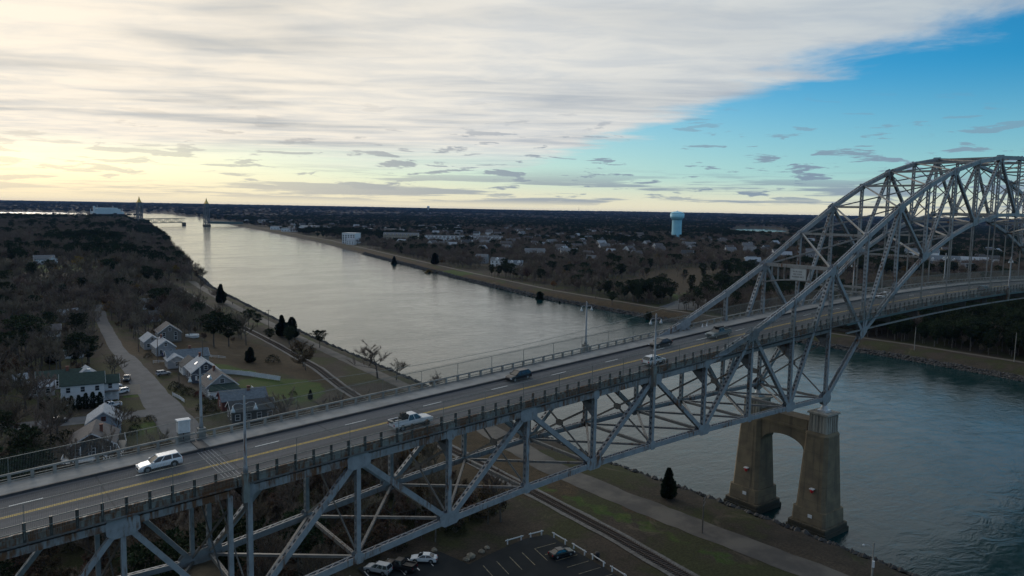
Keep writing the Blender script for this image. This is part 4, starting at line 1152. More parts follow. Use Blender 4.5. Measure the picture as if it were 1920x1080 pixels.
SHR = [('bush0', -82.5, 232, 1.0, 'round dark shrub at the corner of the grey cottage'), ('bush1', -86.8, 174, 1.3, 'dark hedge shrub along the street beside the driveway of the white gabled garage'), ('bush0', -86.3, 169, 1.3, 'dark hedge shrub along the street, the middle one'),
       ('bush1', -85.5, 163, 1.4, 'dark hedge shrub next to the white picket fence'), ('redbush', -83.6, 158.5, 1.1, 'dark red shrub beside the brown roofed house'), ('bush0', -86.5, 142, 1.5, 'big dark shrub by the street opposite the side street'), ('bush1', -86, 137, 1.4, 'big dark shrub beside the far lamp pole'),
       ('bush0', -83.0, 148.5, 1.3, 'green shrub in front of the house with the dark green porch roof'), ('bush1', -79.5, 140, 1.2, 'rounded green shrub by the blue grey roof'), ('bush0', -105.5, 139.5, 1.0, 'clipped shrub at the side street corner'), ('bush1', -102.0, 138, 1.0, 'clipped shrub nearest the street corner'),
       ('bush0', -107.2, 131, 1.0, 'dark shrub at the right wall of the pale blue cottage'), ('bush1', -108.6, 127.5, 0.9, 'small shrub at the front corner of the pale blue cottage'), ('bush0', -101, 178, 1.0, 'shrub by the pickup trucks on the driveway'), ('bush1', -103.5, 196, 1.3, 'shrub at the far side of the driveway'), ('bush0', -118, 196, 1.3, 'shrub beside the low white house'),
       ('bush1', -123, 128, 2.0, 'large dark hedge bush behind the porch house'), ('bush0', -127, 124, 2.1, 'large dark hedge bush left of the porch house'), ('bush1', -119.5, 126, 1.6, 'dark hedge bush between the porch house and the pale blue cottage'),
       ('bush1', -56, 152, 0.9, 'low brown shrub on the lawn'), ('bush0', -41, 211, 1.8, 'spreading dark shrub beside the railway'), ('redbush', -67, 66, 1.6, 'reddish shrub under the bridge beside the railway'), ('bush0', -62, 70, 2.0, 'dark green shrub under the bridge beside the railway')]
for kd, x, y, s, lb in SHR: plant(kd, x, y, s, lb)

# ------------------------------------------------------------------ woods
def poly_dist(P, x, y):
    d = np.full(x.shape, 1e9)
    for a, b in zip(P[:-1], P[1:]):
        ax, ay = a; bx, by = b; l2 = (bx - ax) ** 2 + (by - ay) ** 2
        t = np.clip(((x - ax) * (bx - ax) + (y - ay) * (by - ay)) / l2, 0, 1)
        d = np.minimum(d, np.hypot(x - ax - t * (bx - ax), y - ay - t * (by - ay)))
    return d


HOUSE_SPOTS = []                                     # filled below, kept free of trees: x, y, radius


def woods_points(spacing, dmin, dmax, amin=R(12), amax=R(93)):
    pts = []
    xm = CAM.x + dmax; ym = CAM.y + dmax
    gx = np.arange(CAM.x - dmax * 0.12, xm, spacing); gy = np.arange(CAM.y, ym, spacing)
    X, Y = np.meshgrid(gx, gy); X = X.ravel(); Y = Y.ravel()
    X = X + rng.uniform(-.5, .5, X.size) * spacing; Y = Y + rng.uniform(-.5, .5, Y.size) * spacing
    dd = np.hypot(X - CAM.x, Y - CAM.y); a = np.arctan2(Y - CAM.y, X - CAM.x)
    k = (dd > dmin) & (dd <= dmax) & (a > amin) & (a < amax)
    return X[k], Y[k], dd[k]


def woods_mask(x, y, h):
    sn = np.interp(y, NS[:, 0], NS[:, 1]); sf = np.interp(y, FS[:, 0], FS[:, 1]); dn = sn - x; df = x - sf
    far = y > 3000
    ok = (h > 2.2) & (((dn > np.where(y > 540, 3, np.where(y > 400, 9, np.where(y > 300, 22, np.where(y < 100, 47, 30))))) | (df > 25)) | far)
    ok &= mask_of(LAWNS, x, y) < 0.12
    ok &= (mask_of(DRY, x, y) < 0.3) | (rng.random(x.size) < 0.05)
    for P, w in ((PATH_N, 7), (STREET[:8], 7), (STREET[7:], 3.5), (RAILS, 8), ([(-150, 154), (-99, 147)], 7), ([(640, 150), (520, 220), (440, 290), (330, 262), (236, 250)], 10)): ok &= poly_dist(P, x, y) > w
    ok &= ~((x > -124) & (x < -36) & (y > 98) & (y < 205)) & ~((x > -104) & (x < -60) & (y > 204) & (y < 262)) & ~((x > -62) & (x < -30) & (y > 98) & (y < 246)) | ((rng.random(x.size) < 0.07) & (x < -50) & (x > -130) & (y > 118) & (y < 262))   # the village has its own plants
    ok &= ((x > 0) | (y > 250) | (poly_dist(STREET, x, y) > 8)) & (mask_of(LAWNS, x, y) < 0.12) & ~((x > -100) & (x < -54) & (y < 33)) & ~((y < 20) & (x < 0))
    for hx, hy, hr in HOUSE_SPOTS: ok &= np.hypot(x - hx, y - hy) > hr
    az_ = np.arctan2(y - CAM.y, x - CAM.x); dd_ = np.hypot(x - CAM.x, y - CAM.y); ok &= ~((np.abs(az_ - 0.602) < 0.036) & (dd_ > 2150) & (dd_ < 3000))   # open marsh before the pond
    # bridge footprint and its line of sight stay clear of crowns
    ok &= ~((y > -6) & (y < 22) & (x < 240) & (x > -200))
    return ok


KORDER = ['bare0', 'bare1', 'bare2', 'bare3', 'pine0', 'pine1', 'pine2', 'cedar1', 'oak0', 'oak1', 'maple', 'thicket', 'bush0']


def choose(x, y, dd):
    n = x.size; r = rng.random(n); patch = vnoise(x / 90 + 7, y / 90 + 3) * 0.6 + vnoise(x / 300, y / 300 + 20) * 0.4
    pine_p = np.clip((patch - 0.52) * 4.5, 0.05, 0.9)
    pine_p = np.where((x > 225) & (y < 150) & (dd < 900), 0.85, pine_p)
    pine_p = np.where((x > 200) & (y > 160) & (dd < 1100), pine_p * 0.55, pine_p)
    pine_p = np.where(dd > 2200, np.clip((patch - 0.42) * 5, 0.2, 0.95), pine_p)
    pine_p = np.where((x < 60) & (y < 900), pine_p * 0.5, pine_p)
    kd = rng.integers(0, 4, n)
    kd = np.where(r < pine_p, 4 + rng.integers(0, 3, n), kd)
    r2 = rng.random(n)
    kd = np.where((r2 < 0.035) & (r >= pine_p), 8 + rng.integers(0, 2, n), kd)
    kd = np.where((r2 > 0.985) & (r >= pine_p), 10, kd)
    kd = np.where((r2 > 0.93) & (r2 < 0.965) & (dd < 700), 11, kd)
    return kd

# ------------------------------------------------------------------ houses
def wallm(nm, c): return pmat('clapboard_' + nm, c, tuple(v * 0.84 for v in c), 0.9, 0.75, stretch=(0.3, 0.3, 6), ramp=(0.3, 0.7))
def roofm(nm, c): return pmat('shingles_' + nm, c, tuple(v * 0.7 for v in c), 1.6, 0.9, bump=0.2, bscale=5)


W_WHITE = wallm('white', (0.78, 0.79, 0.80)); W_GREY = wallm('grey', (0.32, 0.33, 0.34)); W_SHING = wallm('cedar_grey', (0.20, 0.19, 0.175)); W_BLUE = wallm('pale_blue', (0.36, 0.44, 0.52)); W_NAVY = wallm('slate_blue', (0.075, 0.085, 0.11)); W_TAN = wallm('tan', (0.42, 0.36, 0.28)); W_DARK = wallm('charcoal', (0.05, 0.052, 0.055)); W_RED = wallm('dark_red', (0.14, 0.05, 0.045))
R_GREY = roofm('grey', (0.17, 0.175, 0.185)); R_DARK = roofm('dark', (0.06, 0.065, 0.07)); R_GREEN = roofm('green', (0.03, 0.055, 0.045)); R_BROWN = roofm('brown', (0.115, 0.105, 0.105)); R_LIGHT = roofm('light', (0.36, 0.39, 0.43)); R_BLUE = roofm('blue_grey', (0.13, 0.16, 0.19))
_WIN = {}


def win_mesh(w, h):
    k = (round(w, 2), round(h, 2))
    if k not in _WIN:
        f = MB(); t = 0.1
        f.box(-w / 2 - t, -w / 2, -0.06, 0.0, -h / 2 - t, h / 2 + t); f.box(w / 2, w / 2 + t, -0.06, 0, -h / 2 - t, h / 2 + t)
        f.box(-w / 2, w / 2, -0.06, 0, h / 2, h / 2 + t); f.box(-w / 2 , w / 2, -0.08, 0, -h / 2 - t, -h / 2); f.box(-w / 2, w / 2, -0.05, 0, -0.03, 0.03)
        g = MB(); g.poly(((-w / 2, -0.02, -h / 2), (w / 2, -0.02, -h / 2), (w / 2, -0.02, h / 2), (-w / 2, -0.02, h / 2)))
        _WIN[k] = (f, g.mesh('pane', M_GLASS), {})
    return _WIN[k]


def window(parent, x, y, z, rz, w=0.95, h=1.35, trim=None):
    f, g, cache = win_mesh(w, h); trim = trim or M_WHITE
    if trim.name not in cache: cache[trim.name] = f.mesh('window', trim)
    o = inst('window', cache[trim.name], parent, (x, y, z), rz); inst('pane', g, o); return o


def gable(parent, l, w, eave, ridge, wm, rm, ox=0, oy=0, rz=0, over=0.35, trimm=None):
    """walls with gable ends under a two-slope roof; ridge runs along local x"""
    c, s = math.cos(rz), math.sin(rz); T = lambda x, y, z: (ox + x * c - y * s, oy + x * s + y * c, z)
    a, b = l / 2, w / 2; mb = MB()
    mb.poly([T(-a, -b, -0.8), T(a, -b, -0.8), T(a, -b, eave), T(-a, -b, eave)]); mb.poly([T(a, b, -0.8), T(-a, b, -0.8), T(-a, b, eave), T(a, b, eave)])
    mb.poly([T(a, -b, -0.8), T(a, b, -0.8), T(a, b, eave), T(a, 0, ridge), T(a, -b, eave)]); mb.poly([T(-a, b, -0.8), T(-a, -b, -0.8), T(-a, -b, eave), T(-a, 0, ridge), T(-a, b, eave)])
    wl = mb.build('wall', wm, parent)
    rf = MB(); sl = (ridge - eave) / b; ex = a + over; t = 0.16
    for sg in (-1, 1):
        yb = sg * (b + over); ze = eave - sl * over
        q = [T(-ex, 0, ridge + 0.02), T(ex, 0, ridge + 0.02), T(ex, yb, ze + 0.02), T(-ex, yb, ze + 0.02)]
        rf.hexa([(x, y, z) for x, y, z in q] + [(x, y, z + t) for x, y, z in q])
    ro = rf.build('roof', rm, parent)
    tr = MB()
    for e in (-1, 1):
        for sg in (-1, 1):
            p0 = V3(T(e * (ex + 0.03), 0, ridge + 0.02)); p1 = V3(T(e * (ex + 0.03), sg * (b + over), eave - sl * over + 0.02)); tr.bar(p0, p1, 0.24, 0.05, V3(T(1, 0, 0)) - V3(T(0, 0, 0)))
    tr.build('rake_trim', trimm or M_WHITE, parent)
    return ro


def facade(parent, l, w, rows, ox=0, oy=0, rz=0, nl=3, ng=2, gable_top=None, ww=0.95, wh=1.35, trim=None, skip=()):
    """windows on all four walls; rows = sill centre heights"""
    c, s = math.cos(rz), math.sin(rz); T = lambda x, y: (ox + x * c - y * s, oy + x * s + y * c)
    for z in rows:
        for i in range(nl):
            u = -l / 2 + l * (i + 0.5) / nl
            for sg, r in ((-1, 0), (1, math.pi)):
                p = T(u, sg * (w / 2 + 0.01)); window(parent, p[0], p[1], z, rz + r, ww, wh, trim)
        for i in range(ng):
            v = -w / 2 + w * (i + 0.5) / ng
            for sg, r in ((1, math.pi / 2), (-1, -math.pi / 2)):
                p = T(sg * (l / 2 + 0.01), v); window(parent, p[0], p[1], z, rz + r, ww, wh, trim)
    if gable_top:
        for sg, r in ((1, math.pi / 2), (-1, -math.pi / 2)):
            p = T(sg * (l / 2 + 0.01), 0); window(parent, p[0], p[1], gable_top, rz + r, ww, wh * 0.85, trim)


def chimney(roof, x, y, z0, z1, m=M_BRICK):
    mb = MB(); mb.box(x - 0.38, x + 0.38, y - 0.3, y + 0.3, z0, z1); mb.box(x - 0.45, x + 0.45, y - 0.37, y + 0.37, z1, z1 + 0.15); return mb.build('chimney', m, roof)


def door(parent, x, y, rz, m=M_WHITE, w=1.0, h=2.1, z0=0.0):
    mb = MB(); mb.box(-w / 2, w / 2, -0.05, 0, z0, z0 + h); d = mb.build('door', m, parent, loc=(x, y, 0)); d.rotation_euler = (0, 0, rz)
    k = MB(); k.box(w / 2 - 0.16, w / 2 - 0.08, -0.12, -0.05, z0 + 0.95, z0 + 1.1); k.build('handle', M_BLACK, d)
    return d


def skylight(roof, x, y, z, l=1.0, w=0.7, slope=0.7, sg=-1):
    mb = MB(); dy = w / 2; q = [(x - l / 2, y - dy, z - sg * -dy * slope), (x + l / 2, y - dy, z - sg * -dy * slope), (x + l / 2, y + dy, z + sg * -dy * slope), (x - l / 2, y + dy, z + sg * -dy * slope)]
    mb.hexa(q + [(a, b, c + 0.12) for a, b, c in q]); return mb.build('skylight', M_LAMP, roof)


def house(x, y, rz, label, l, w, eave, ridge, wm, rm, rows=(1.5,), nl=3, ng=2, top=None, chim=None, trim=None, ww=0.95, wh=1.35, r=None, z=None, rake=None):
    e = empty('house', (x, y, (h1(x, y) if z is None else z)), rz); tag(e, label, 'house'); HOUSE_SPOTS.append((x, y, r or max(l, w) * 0.75 + 4))
    e.scale = (1.1, 1.1, 1.08); ro = gable(e, l, w, eave, ridge, wm, rm, trimm=rake); facade(e, l, w, rows, nl=nl, ng=ng, gable_top=top, trim=trim, ww=ww, wh=wh)
    if chim: chimney(ro, chim[0], chim[1], ridge - 1.5, ridge + 1.0)
    e['_roof'] = ro.name; return e


HP = math.pi / 2
# white two-storey with the dark green roof, and its porch wing
h = house(-113.4, 171.5, -0.13, 'tall white two storey house with a dark green roof behind the arborvitae row', 10.2, 7.2, 5.6, 8.0, W_WHITE, R_GREEN, rows=(1.5, 4.2), nl=3, ng=2, top=None)
gable(h, 4.2, 5.0, 4.9, 6.6, W_WHITE, R_GREEN, ox=6.6, oy=1.2); facade(h, 4.2, 5.0, (4.0,), ox=6.6, oy=1.2, nl=1, ng=2)
mb = MB(); mb.box(4.9, 8.6, -2.9, -1.35, 2.6, 2.75); mb.build('porch_roof', R_BROWN, h)
for px_ in (5.1, 6.8, 8.4):
    mb = MB(); mb.box(px_ - 0.08, px_ + 0.08, -2.8, -2.64, 0, 2.6); mb.build('porch_post', M_WHITE, h)
door(h, 7.6, -1.32, 0); chimney(bpy.data.objects[h['_roof']], 1.6, 0.3, 7.0, 8.8, M_WHITE)
h = house(-115.5, 196.5, -0.10, 'long low white house with a green roof and brick chimney behind the two storey one', 13, 6.5, 2.9, 4.9, W_WHITE, R_GREEN, rows=(1.6,), nl=4, ng=2, chim=(1.2, -0.5))
gable(h, 5.5, 6, 3.0, 5.4, W_WHITE, R_LIGHT, ox=6.0, oy=-1.0, rz=HP); facade(h, 5.5, 6, (1.6,), ox=6.0, oy=-1.0, rz=HP, nl=1, ng=2)
h = house(-122.5, 187.5, -0.10, 'grey shed roofed wing house with white trim beside the green roofed house', 6.5, 5.5, 2.7, 4.0, W_GREY, R_LIGHT, rows=(1.5,), nl=2, ng=1)
h = house(-105.5, 247.5, -0.1, 'tiny white cottage with a green roof at the edge of the pines', 5.6, 4.4, 2.6, 4.2, W_WHITE, R_GREEN, rows=(1.4,), nl=2, ng=1); door(h, 0, -2.23, 0, M_BLACK)
h = house(-109.5, 292, -0.15, 'grey house with a raised deck half hidden behind the pines', 9, 6.5, 4.6, 6.6, W_GREY, R_BROWN, rows=(1.5, 3.6), nl=3, ng=1)
mb = MB(); mb.box(-4.5, 4.5, -6.0, -3.28, 2.2, 2.4); dk_ = mb.build('deck', M_WOODP, h)
mb = MB(); mb.box(-4.5, 4.5, -6.02, -5.94, 2.42, 3.3); mb.build('deck_rail', M_WHITE, dk_)
for px_ in (-4.3, -1.4, 1.4, 4.3):
    mb = MB(); mb.box(px_ - 0.1, px_ + 0.1, -5.9, -5.7, -0.8, 2.2); mb.build('post', M_WOODP, dk_)
M_REDTRIM = pmat('red_trim', (0.22, 0.04, 0.05), (0.18, 0.035, 0.04), 2, 0.6)
h = house(-113.6, 135.5, HP - 0.20, 'pale blue cottage with red trimmed windows and its gable to the bridge', 8.5, 7.0, 3.1, 5.6, W_BLUE, R_LIGHT, rows=(1.5,), nl=2, ng=2, top=3.9, trim=M_REDTRIM, ww=0.8, wh=1.1)
h = house(-119.6, 111.5, HP - 0.24, 'brown roofed house with a white railed porch facing the bridge', 10.5, 8.4, 2.9, 5.4, W_DARK, R_BROWN, rows=(1.5,), nl=2, ng=3, ww=1.1)
h.location.z += 1.9; chimney(bpy.data.objects[h['_roof']], -1.5, -1.5, 4.2, 6.1)
mb = MB(); mb.box(-8.5, 5.2, -5.7, 5.1, -2.9, 0.34); mb.build('foundation', W_SHING, h)
mb = MB(); mb.box(-8.6, -5.28, -5.8, 5.2, 0.35, 0.5); pd = mb.build('porch_floor', M_WHITE, h)
for px_ in (-4.0, -2.0, 0, 2.0, 4.0):
    mb = MB(); mb.box(-6.1, -5.95, px_ - 0.08, px_ + 0.08, 0.5, 3.0); mb.build('porch_post', M_WHITE, h)
for (a, b, c_, d_) in ((-8.6, -8.5, -5.8, 5.2), (-8.5, -5.3, -5.8, -5.7), (-8.5, -5.3, 5.1, 5.2)):
    mb = MB(); mb.box(a, b, c_, d_, 1.4, 1.48); mb.box(a, b, c_, d_, 0.62, 0.68)
    n = int(max(b - a, d_ - c_) / 0.22)
    for i in range(n):
        if d_ - c_ > b - a: yy = c_ + (d_ - c_) * (i + .5) / n; mb.box(a + 0.02, b - 0.02, yy - 0.025, yy + 0.025, 0.68, 1.4)
        else: xx = a + (b - a) * (i + .5) / n; mb.box(xx - 0.025, xx + 0.025, c_ + 0.02, d_ - 0.02, 0.68, 1.4)
    mb.build('porch_rail', M_WHITE, h)
mb = MB()
for i in range(4): mb.box(-9.8 + i * 0.3, -8.6, -1.8, -0.4, 0.5 * i - 1.75, 0.5 * (i + 1) - 1.75)
mb.build('porch_steps', M_WHITE, h)
mb = MB(); mb.bar((-5.7, -4.6, 2.75), (-8.6, -6.2, 0.6), 0.14, 0.1); mb.build('handrail', M_WHITE, h)
h = house(-76.8, 254.5, HP - 0.05, 'grey cottage with a light grey roof, farther one of the touching pair', 9.5, 5.6, 3.0, 5.2, W_GREY, R_LIGHT, rows=(1.5,), nl=3, ng=2, top=3.9)
h = house(-75.6, 237.5, HP - 0.05, 'grey cottage with a light grey roof, nearer one of the touching pair', 9.5, 6.4, 3.2, 5.6, W_GREY, R_LIGHT, rows=(1.5,), nl=3, ng=2, top=4.1, chim=(2.5, 0.2))
mb = MB(); mb.box(-5.6, -4.78, -1.4, 1.4, 0, 1.1); mb.build('blue_tarp', pmat('blue_tarp', (0.01, 0.02, 0.16), (0.01, 0.015, 0.1), 2, 0.6), h)
h = house(-66.5, 268.5, HP - 0.1, 'weathered brown grey house with a big gable behind the grey cottages', 9.5, 8.4, 3.8, 7.0, W_SHING, R_BROWN, rows=(1.5, 3.2), nl=3, ng=2, top=5.1)
h = house(-73.2, 212.5, -0.08, 'long grey house with low wings and a blue grey roof', 13, 7.0, 2.9, 5.0, W_GREY, R_BLUE, rows=(1.5,), nl=4, ng=2, chim=(1.0, 0.2))
gable(h, 6.5, 5.5, 2.7, 4.3, W_GREY, R_LIGHT, ox=-4.2, oy=-3.4, rz=HP); facade(h, 6.5, 5.5, (1.5,), ox=-4.2, oy=-3.4, rz=HP, nl=1, ng=1)
h = house(-76.0, 196.0, HP - 0.06, 'white gabled garage with a dark patchy roof', 7.0, 6.2, 2.7, 5.0, W_WHITE, R_DARK, rows=(1.5,), nl=1, ng=1); mb = MB(); mb.box(-3.58, -3.51, -1.6, 1.6, 0, 2.3); mb.build('garage_door', M_WHITE, h)
h = house(-75.6, 183.2, HP - 0.08, 'slate blue house with a light roof, white shutters and a skylight', 10.5, 8.2, 3.4, 6.6, W_NAVY, R_LIGHT, rows=(1.6,), nl=3, ng=2, top=4.7, ww=1.0, wh=1.4)
ro = bpy.data.objects[h['_roof']]; chimney(ro, 3.4, 0.1, 5.6, 7.8); skylight(ro, -0.5, 2.0, 5.25, 1.1, 0.8, 0.78, 1)
for v in (-2.05, 2.05):
    for q in (-0.85, 0.85):
        mb = MB(); mb.box(-5.33, -5.26, v + q - 0.22, v + q + 0.22, 0.9, 2.3); mb.build('shutter', M_WHITE, h)
h = house(-76.8, 161.5, HP - 0.08, 'grey house with a brown roof and a dark green lower porch roof', 10.5, 8.4, 3.1, 6.4, W_GREY, R_BROWN, rows=(1.5,), nl=3, ng=2, top=4.4, ww=1.1)
ro = bpy.data.objects[h['_roof']]; chimney(ro, 2.6, 0.6, 5.4, 7.3); skylight(ro, 1.0, 2.3, 4.7, 1.1, 0.8, 0.78, 1)
mb = MB(); q = [(-8.4, -4.4, 2.3), (-8.4, 4.4, 2.3), (-5.28, 3.2, 3.5), (-5.28, -3.2, 3.5)]; mb.hexa(q + [(a, b, c_ + 0.15) for a, b, c_ in q]); mb.build('porch_roof', R_GREEN, h)
mb = MB(); mb.box(-8.1, -5.26, -4.0, 4.0, -0.5, 2.3); mb.build('porch_wall', W_WHITE, h)
mb = MB(); mb.box(-7.5, -4.8, -8.2, -4.25, 1.0, 1.15); dk_ = mb.build('deck', M_WHITE, h)
mb = MB(); mb.box(-7.5, -7.42, -8.2, -4.25, 1.15, 2.0); mb.box(-7.4, -4.8, -8.2, -8.12, 1.15, 2.0); mb.build('deck_rail', M_WHITE, dk_)
h = house(-76.2, 140.0, -0.12, 'low house with a blue grey roof and a dark red gable end', 11.5, 6.6, 2.7, 4.8, W_RED, R_BLUE, rows=(1.5,), nl=3, ng=1, rake=M_REDTRIM); chimney(bpy.data.objects[h['_roof']], 1.5, -0.6, 4.0, 5.6)
h = house(-78.5, 125.5, -0.12, 'dark charcoal house with white windows just beyond the bridge railing', 10.5, 6.8, 3.0, 5.0, W_DARK, R_DARK, rows=(1.6,), nl=4, ng=2, ww=1.0, wh=1.4)
h = house(-73.5, 640, 0.0, 'white house with a grey roof beside the hillside lawn', 13, 8, 3.8, 6.4, W_WHITE, R_GREY, rows=(1.6,), nl=4, ng=2); gable(h, 6, 6, 3.4, 5.6, W_WHITE, R_GREY, ox=5, oy=-3.5, rz=HP)
h = house(-93, 350, 0.3, 'house with a pale grey roof among the trees at the end of the street', 10, 7, 3.2, 5.6, W_SHING, R_LIGHT, rows=(1.6,), nl=3)
h = house(-50, 378, 0.2, 'white walled house among the trees above the railway', 11, 7, 3.0, 5.2, W_WHITE, R_GREY, rows=(1.6,), nl=3)
h = house(-62, 330, 0.1, 'low dark roofed house near the wooded bend of the railway', 10, 7, 2.8, 4.8, W_GREY, R_DARK, rows=(1.6,), nl=3)
h = house(-38, 440, 0.1, 'small white house half hidden in the bare trees near the bluff', 9, 6, 2.8, 4.8, W_WHITE, R_GREEN, rows=(1.6,), nl=2)
h = house(-127, 205, 0.2, 'small weathered shed among the bare trees', 4.0, 3.2, 2.1, 3.4, W_SHING, R_LIGHT, rows=(), nl=0, r=4)
# pool
pl = empty('swimming_pool', (-54.5, 276, h1(-54.5, 276))); tag(pl, 'round white above ground pool behind the brown grey house', 'pool')
mb = MB(); mb.lathe([(2.9, 0), (2.9, 1.2), (2.6, 1.2), (2.6, 1.0)], 24); mb.build('wall', M_WHITE, pl)
mb = MB(); mb.lathe([(2.55, 0.98), (2.55, 1.02)], 24); mb.build('cover', pmat('pool_cover', (0.25, 0.38, 0.45), (0.2, 0.3, 0.36), 1, 0.5), pl)


# fences
def fence(pts, label, hgt=1.6, gap=2.4, style='panel', m=M_WHITE):
    e = empty('fence', (pts[0][0], pts[0][1], h1(*pts[0]))); tag(e, label, 'fence'); o = e.location.copy()
    for a, b in zip(pts[:-1], pts[1:]):
        A, B = V3((*a, h1(*a))) - o, V3((*b, h1(*b))) - o; n = max(1, round((B - A).length / gap))
        for i in range(n):
            p, q = A.lerp(B, i / n), A.lerp(B, (i + 1) / n); t = (q - p).normalized()
            mb = MB(); mb.bar(p - V3((0, 0, .2)), p + V3((0, 0, hgt + 0.12)), 0.13, 0.13, t); mb.build('post', m, e)
            if style == 'panel':
                mb = MB(); mb.bar(p + V3((0, 0, hgt / 2 + .05)) + t * 0.07, q + V3((0, 0, hgt / 2 + .05)) - t * 0.07, 0.05, hgt - 0.1, (0, 0, 1)); mb.build('panel', m, e)
            elif style == 'picket':
                for zz in (0.3, hgt - 0.3):
                    mb = MB(); mb.bar(p + V3((0, 0, zz)), q + V3((0, 0, zz)), 0.04, 0.08, (0, 0, 1)); mb.build('rail', m, e)
                k = int((q - p).length / 0.22)
                for j in range(k):
                    r_ = p.lerp(q, (j + .5) / k); mb = MB(); mb.bar(r_ + V3((0, 0, 0.1)), r_ + V3((0, 0, hgt)), 0.03, 0.1, t, (0, 0.04)); mb.build('slat', m, e)
            else:
                for zz in (hgt * 0.45, hgt * 0.9):
                    mb = MB(); mb.bar(p + V3((0, 0, zz)), q + V3((0, 0, zz)), 0.06, 0.14, (0, 0, 1)); mb.build('rail', m, e)
    return e


fence([(-68.6, 188.5), (-60, 182.5), (-51.0, 176.2)], 'solid white fence across the back lawns', 1.7)
fence([(-89.9, 164.2), (-89.3, 158.5), (-89.2, 153.3)], 'white picket fence along the street', 1.1, 2.2, 'picket')
fence([(-64.5, 222), (-57, 218.5)], 'short white fence behind the long grey house', 1.1, 2.4, 'rail')
fence([(-83.5, 219), (-79.8, 218)], 'short white fence beside the grey cottage drive', 1.1, 2.0, 'rail')
fence([(-101.2, 136), (-103.0, 124), (-104, 116)], 'low dark wooden fence at the edge of the cottage garden', 0.9, 2.4, 'rail', M_WOODP)
fence([(-110.5, 126.5), (-111.5, 119)], 'white stair rail beside the porch house', 1.0, 1.6, 'rail')


def guard(a, b, label):
    e = empty('guard_rail', (a[0], a[1], 4.57)); tag(e, label, 'barrier', 'white timber barriers round the car park'); A = V3((0, 0, 0)); B = V3((b[0] - a[0], b[1] - a[1], 0)); t = (B - A).normalized()
    mb = MB(); mb.bar(A + V3((0, 0, 0.55)), B + V3((0, 0, 0.55)), 0.1, 0.18, (0, 0, 1)); mb.build('beam', M_WHITE, e)
    for u in (0.12, 0.88):
        p = A.lerp(B, u); mb = MB(); mb.bar(p - V3((0, 0, .3)), p + V3((0, 0, 0.72)), 0.18, 0.18, t); mb.build('post', M_WHITE, e)


for a, b, lb in (((-65.3, 24.4), (-61.2, 24.2), 'white timber barrier at the back of the car park, nearer the boulders'), ((-59.9, 24.1), (-56.6, 23.8), 'white timber barrier at the back corner of the car park'), ((-55.7, 22.2), (-55.9, 17.7), 'white timber barrier beside the railway at the far corner of the car park'),
                 ((-55.8, 16.4), (-56.1, 12.2), 'white timber barrier beside the parked dark sedan'), ((-55.9, 11.2), (-56.4, 7.0), 'white timber barrier beside the black bin'), ((-56.4, 5.8), (-56.7, 1.6), 'white timber barrier nearest the camera by the railway')): guard(a, b, lb)
bn_ = empty('trash_can', (-55.2, 10.3, h1(-55.2, 10.3))); tag(bn_, 'black bin behind the white barrier of the car park', 'bin')
mb = MB(); mb.lathe([(0.34, 0), (0.4, 0.1), (0.42, 1.1)], 14); mb.build('body', M_BLACK, bn_); mb = MB(); mb.lathe([(0.46, 1.1), (0.46, 1.2), (0.3, 1.4), (0.05, 1.45)], 14); mb.build('lid', M_BLACK, bn_)
random.seed(8)
for i, (x, y, r_) in enumerate(((-73.4, 24.0, 0.85), (-74.6, 23.6, 0.6), (-70.6, 24.6, 0.6), (-77.3, 30.2, 0.55), (-68.8, 25.4, 0.5))):
    mb = MB(); mb.lathe([(r_ * 0.9, -0.2), (r_ * 1.1, r_ * 0.3), (r_ * 0.8, r_ * 0.75), (r_ * 0.25, r_ * 0.95)], 9)
    mb.v = [(a + random.gauss(0, .1) * r_, b + random.gauss(0, .1) * r_, c_ + random.gauss(0, .06)) for a, b, c_ in mb.v]
    tag(mb.build('boulder', pmat('pale_boulder', (0.26, 0.23, 0.18), (0.18, 0.155, 0.12), 1.5, 0.9, bump=0.3), None, False, (x, y, h1(x, y))), ('largest pale boulder beside the car park', 'pale boulder touching the largest one', 'pale boulder between the largest one and the white barrier', 'pale boulder behind the white parked sedan', 'small pale boulder nearest the white barriers')[i], 'boulder', 'boulders at the car park edge')

# ------------------------------------------------------------------ vehicles
def carpaint(nm, c, rough=0.28):
    return pmat('car_paint_' + nm, c, tuple(v * 0.92 for v in c), 1.5, rough, spec=0.6)


P_WHITE = carpaint('white', (0.74, 0.75, 0.77)); P_BLACK = carpaint('black', (0.012, 0.013, 0.016)); P_NAVY = carpaint('dark_blue', (0.012, 0.015, 0.024)); P_GREY = carpaint('dark_grey', (0.07, 0.085, 0.09)); P_SILVER = carpaint('silver', (0.42, 0.44, 0.46)); P_TEAL = carpaint('grey_green', (0.11, 0.14, 0.145)); P_BLUEG = carpaint('blue_grey', (0.10, 0.13, 0.17))
M_CGLASS = pmat('car_glass', (0.012, 0.016, 0.02), (0.02, 0.025, 0.03), 1, 0.06, spec=0.8)
M_HEAD = pmat('headlight_glass', (0.65, 0.68, 0.70), (0.5, 0.53, 0.55), 4, 0.15)
M_TAIL = pmat('tail_light', (0.45, 0.01, 0.015), (0.3, 0.01, 0.01), 4, 0.25)
M_RIM = pmat('wheel_rim', (0.38, 0.39, 0.40), (0.28, 0.29, 0.30), 4, 0.35, metal=0.6)
M_TRIMB = pmat('black_trim', (0.02, 0.02, 0.022), (0.03, 0.03, 0.03), 3, 0.5)
_t = MB(); _prof = [(0.24, -0.11), (0.33, -0.115), (0.355, -0.08), (0.355, 0.08), (0.33, 0.115), (0.24, 0.11)]
_b = len(_t.v)
for _rr, _yy in _prof:
    for j in range(18): _t.v.append((math.cos(j * math.pi / 9) * _rr, _yy, math.sin(j * math.pi / 9) * _rr))
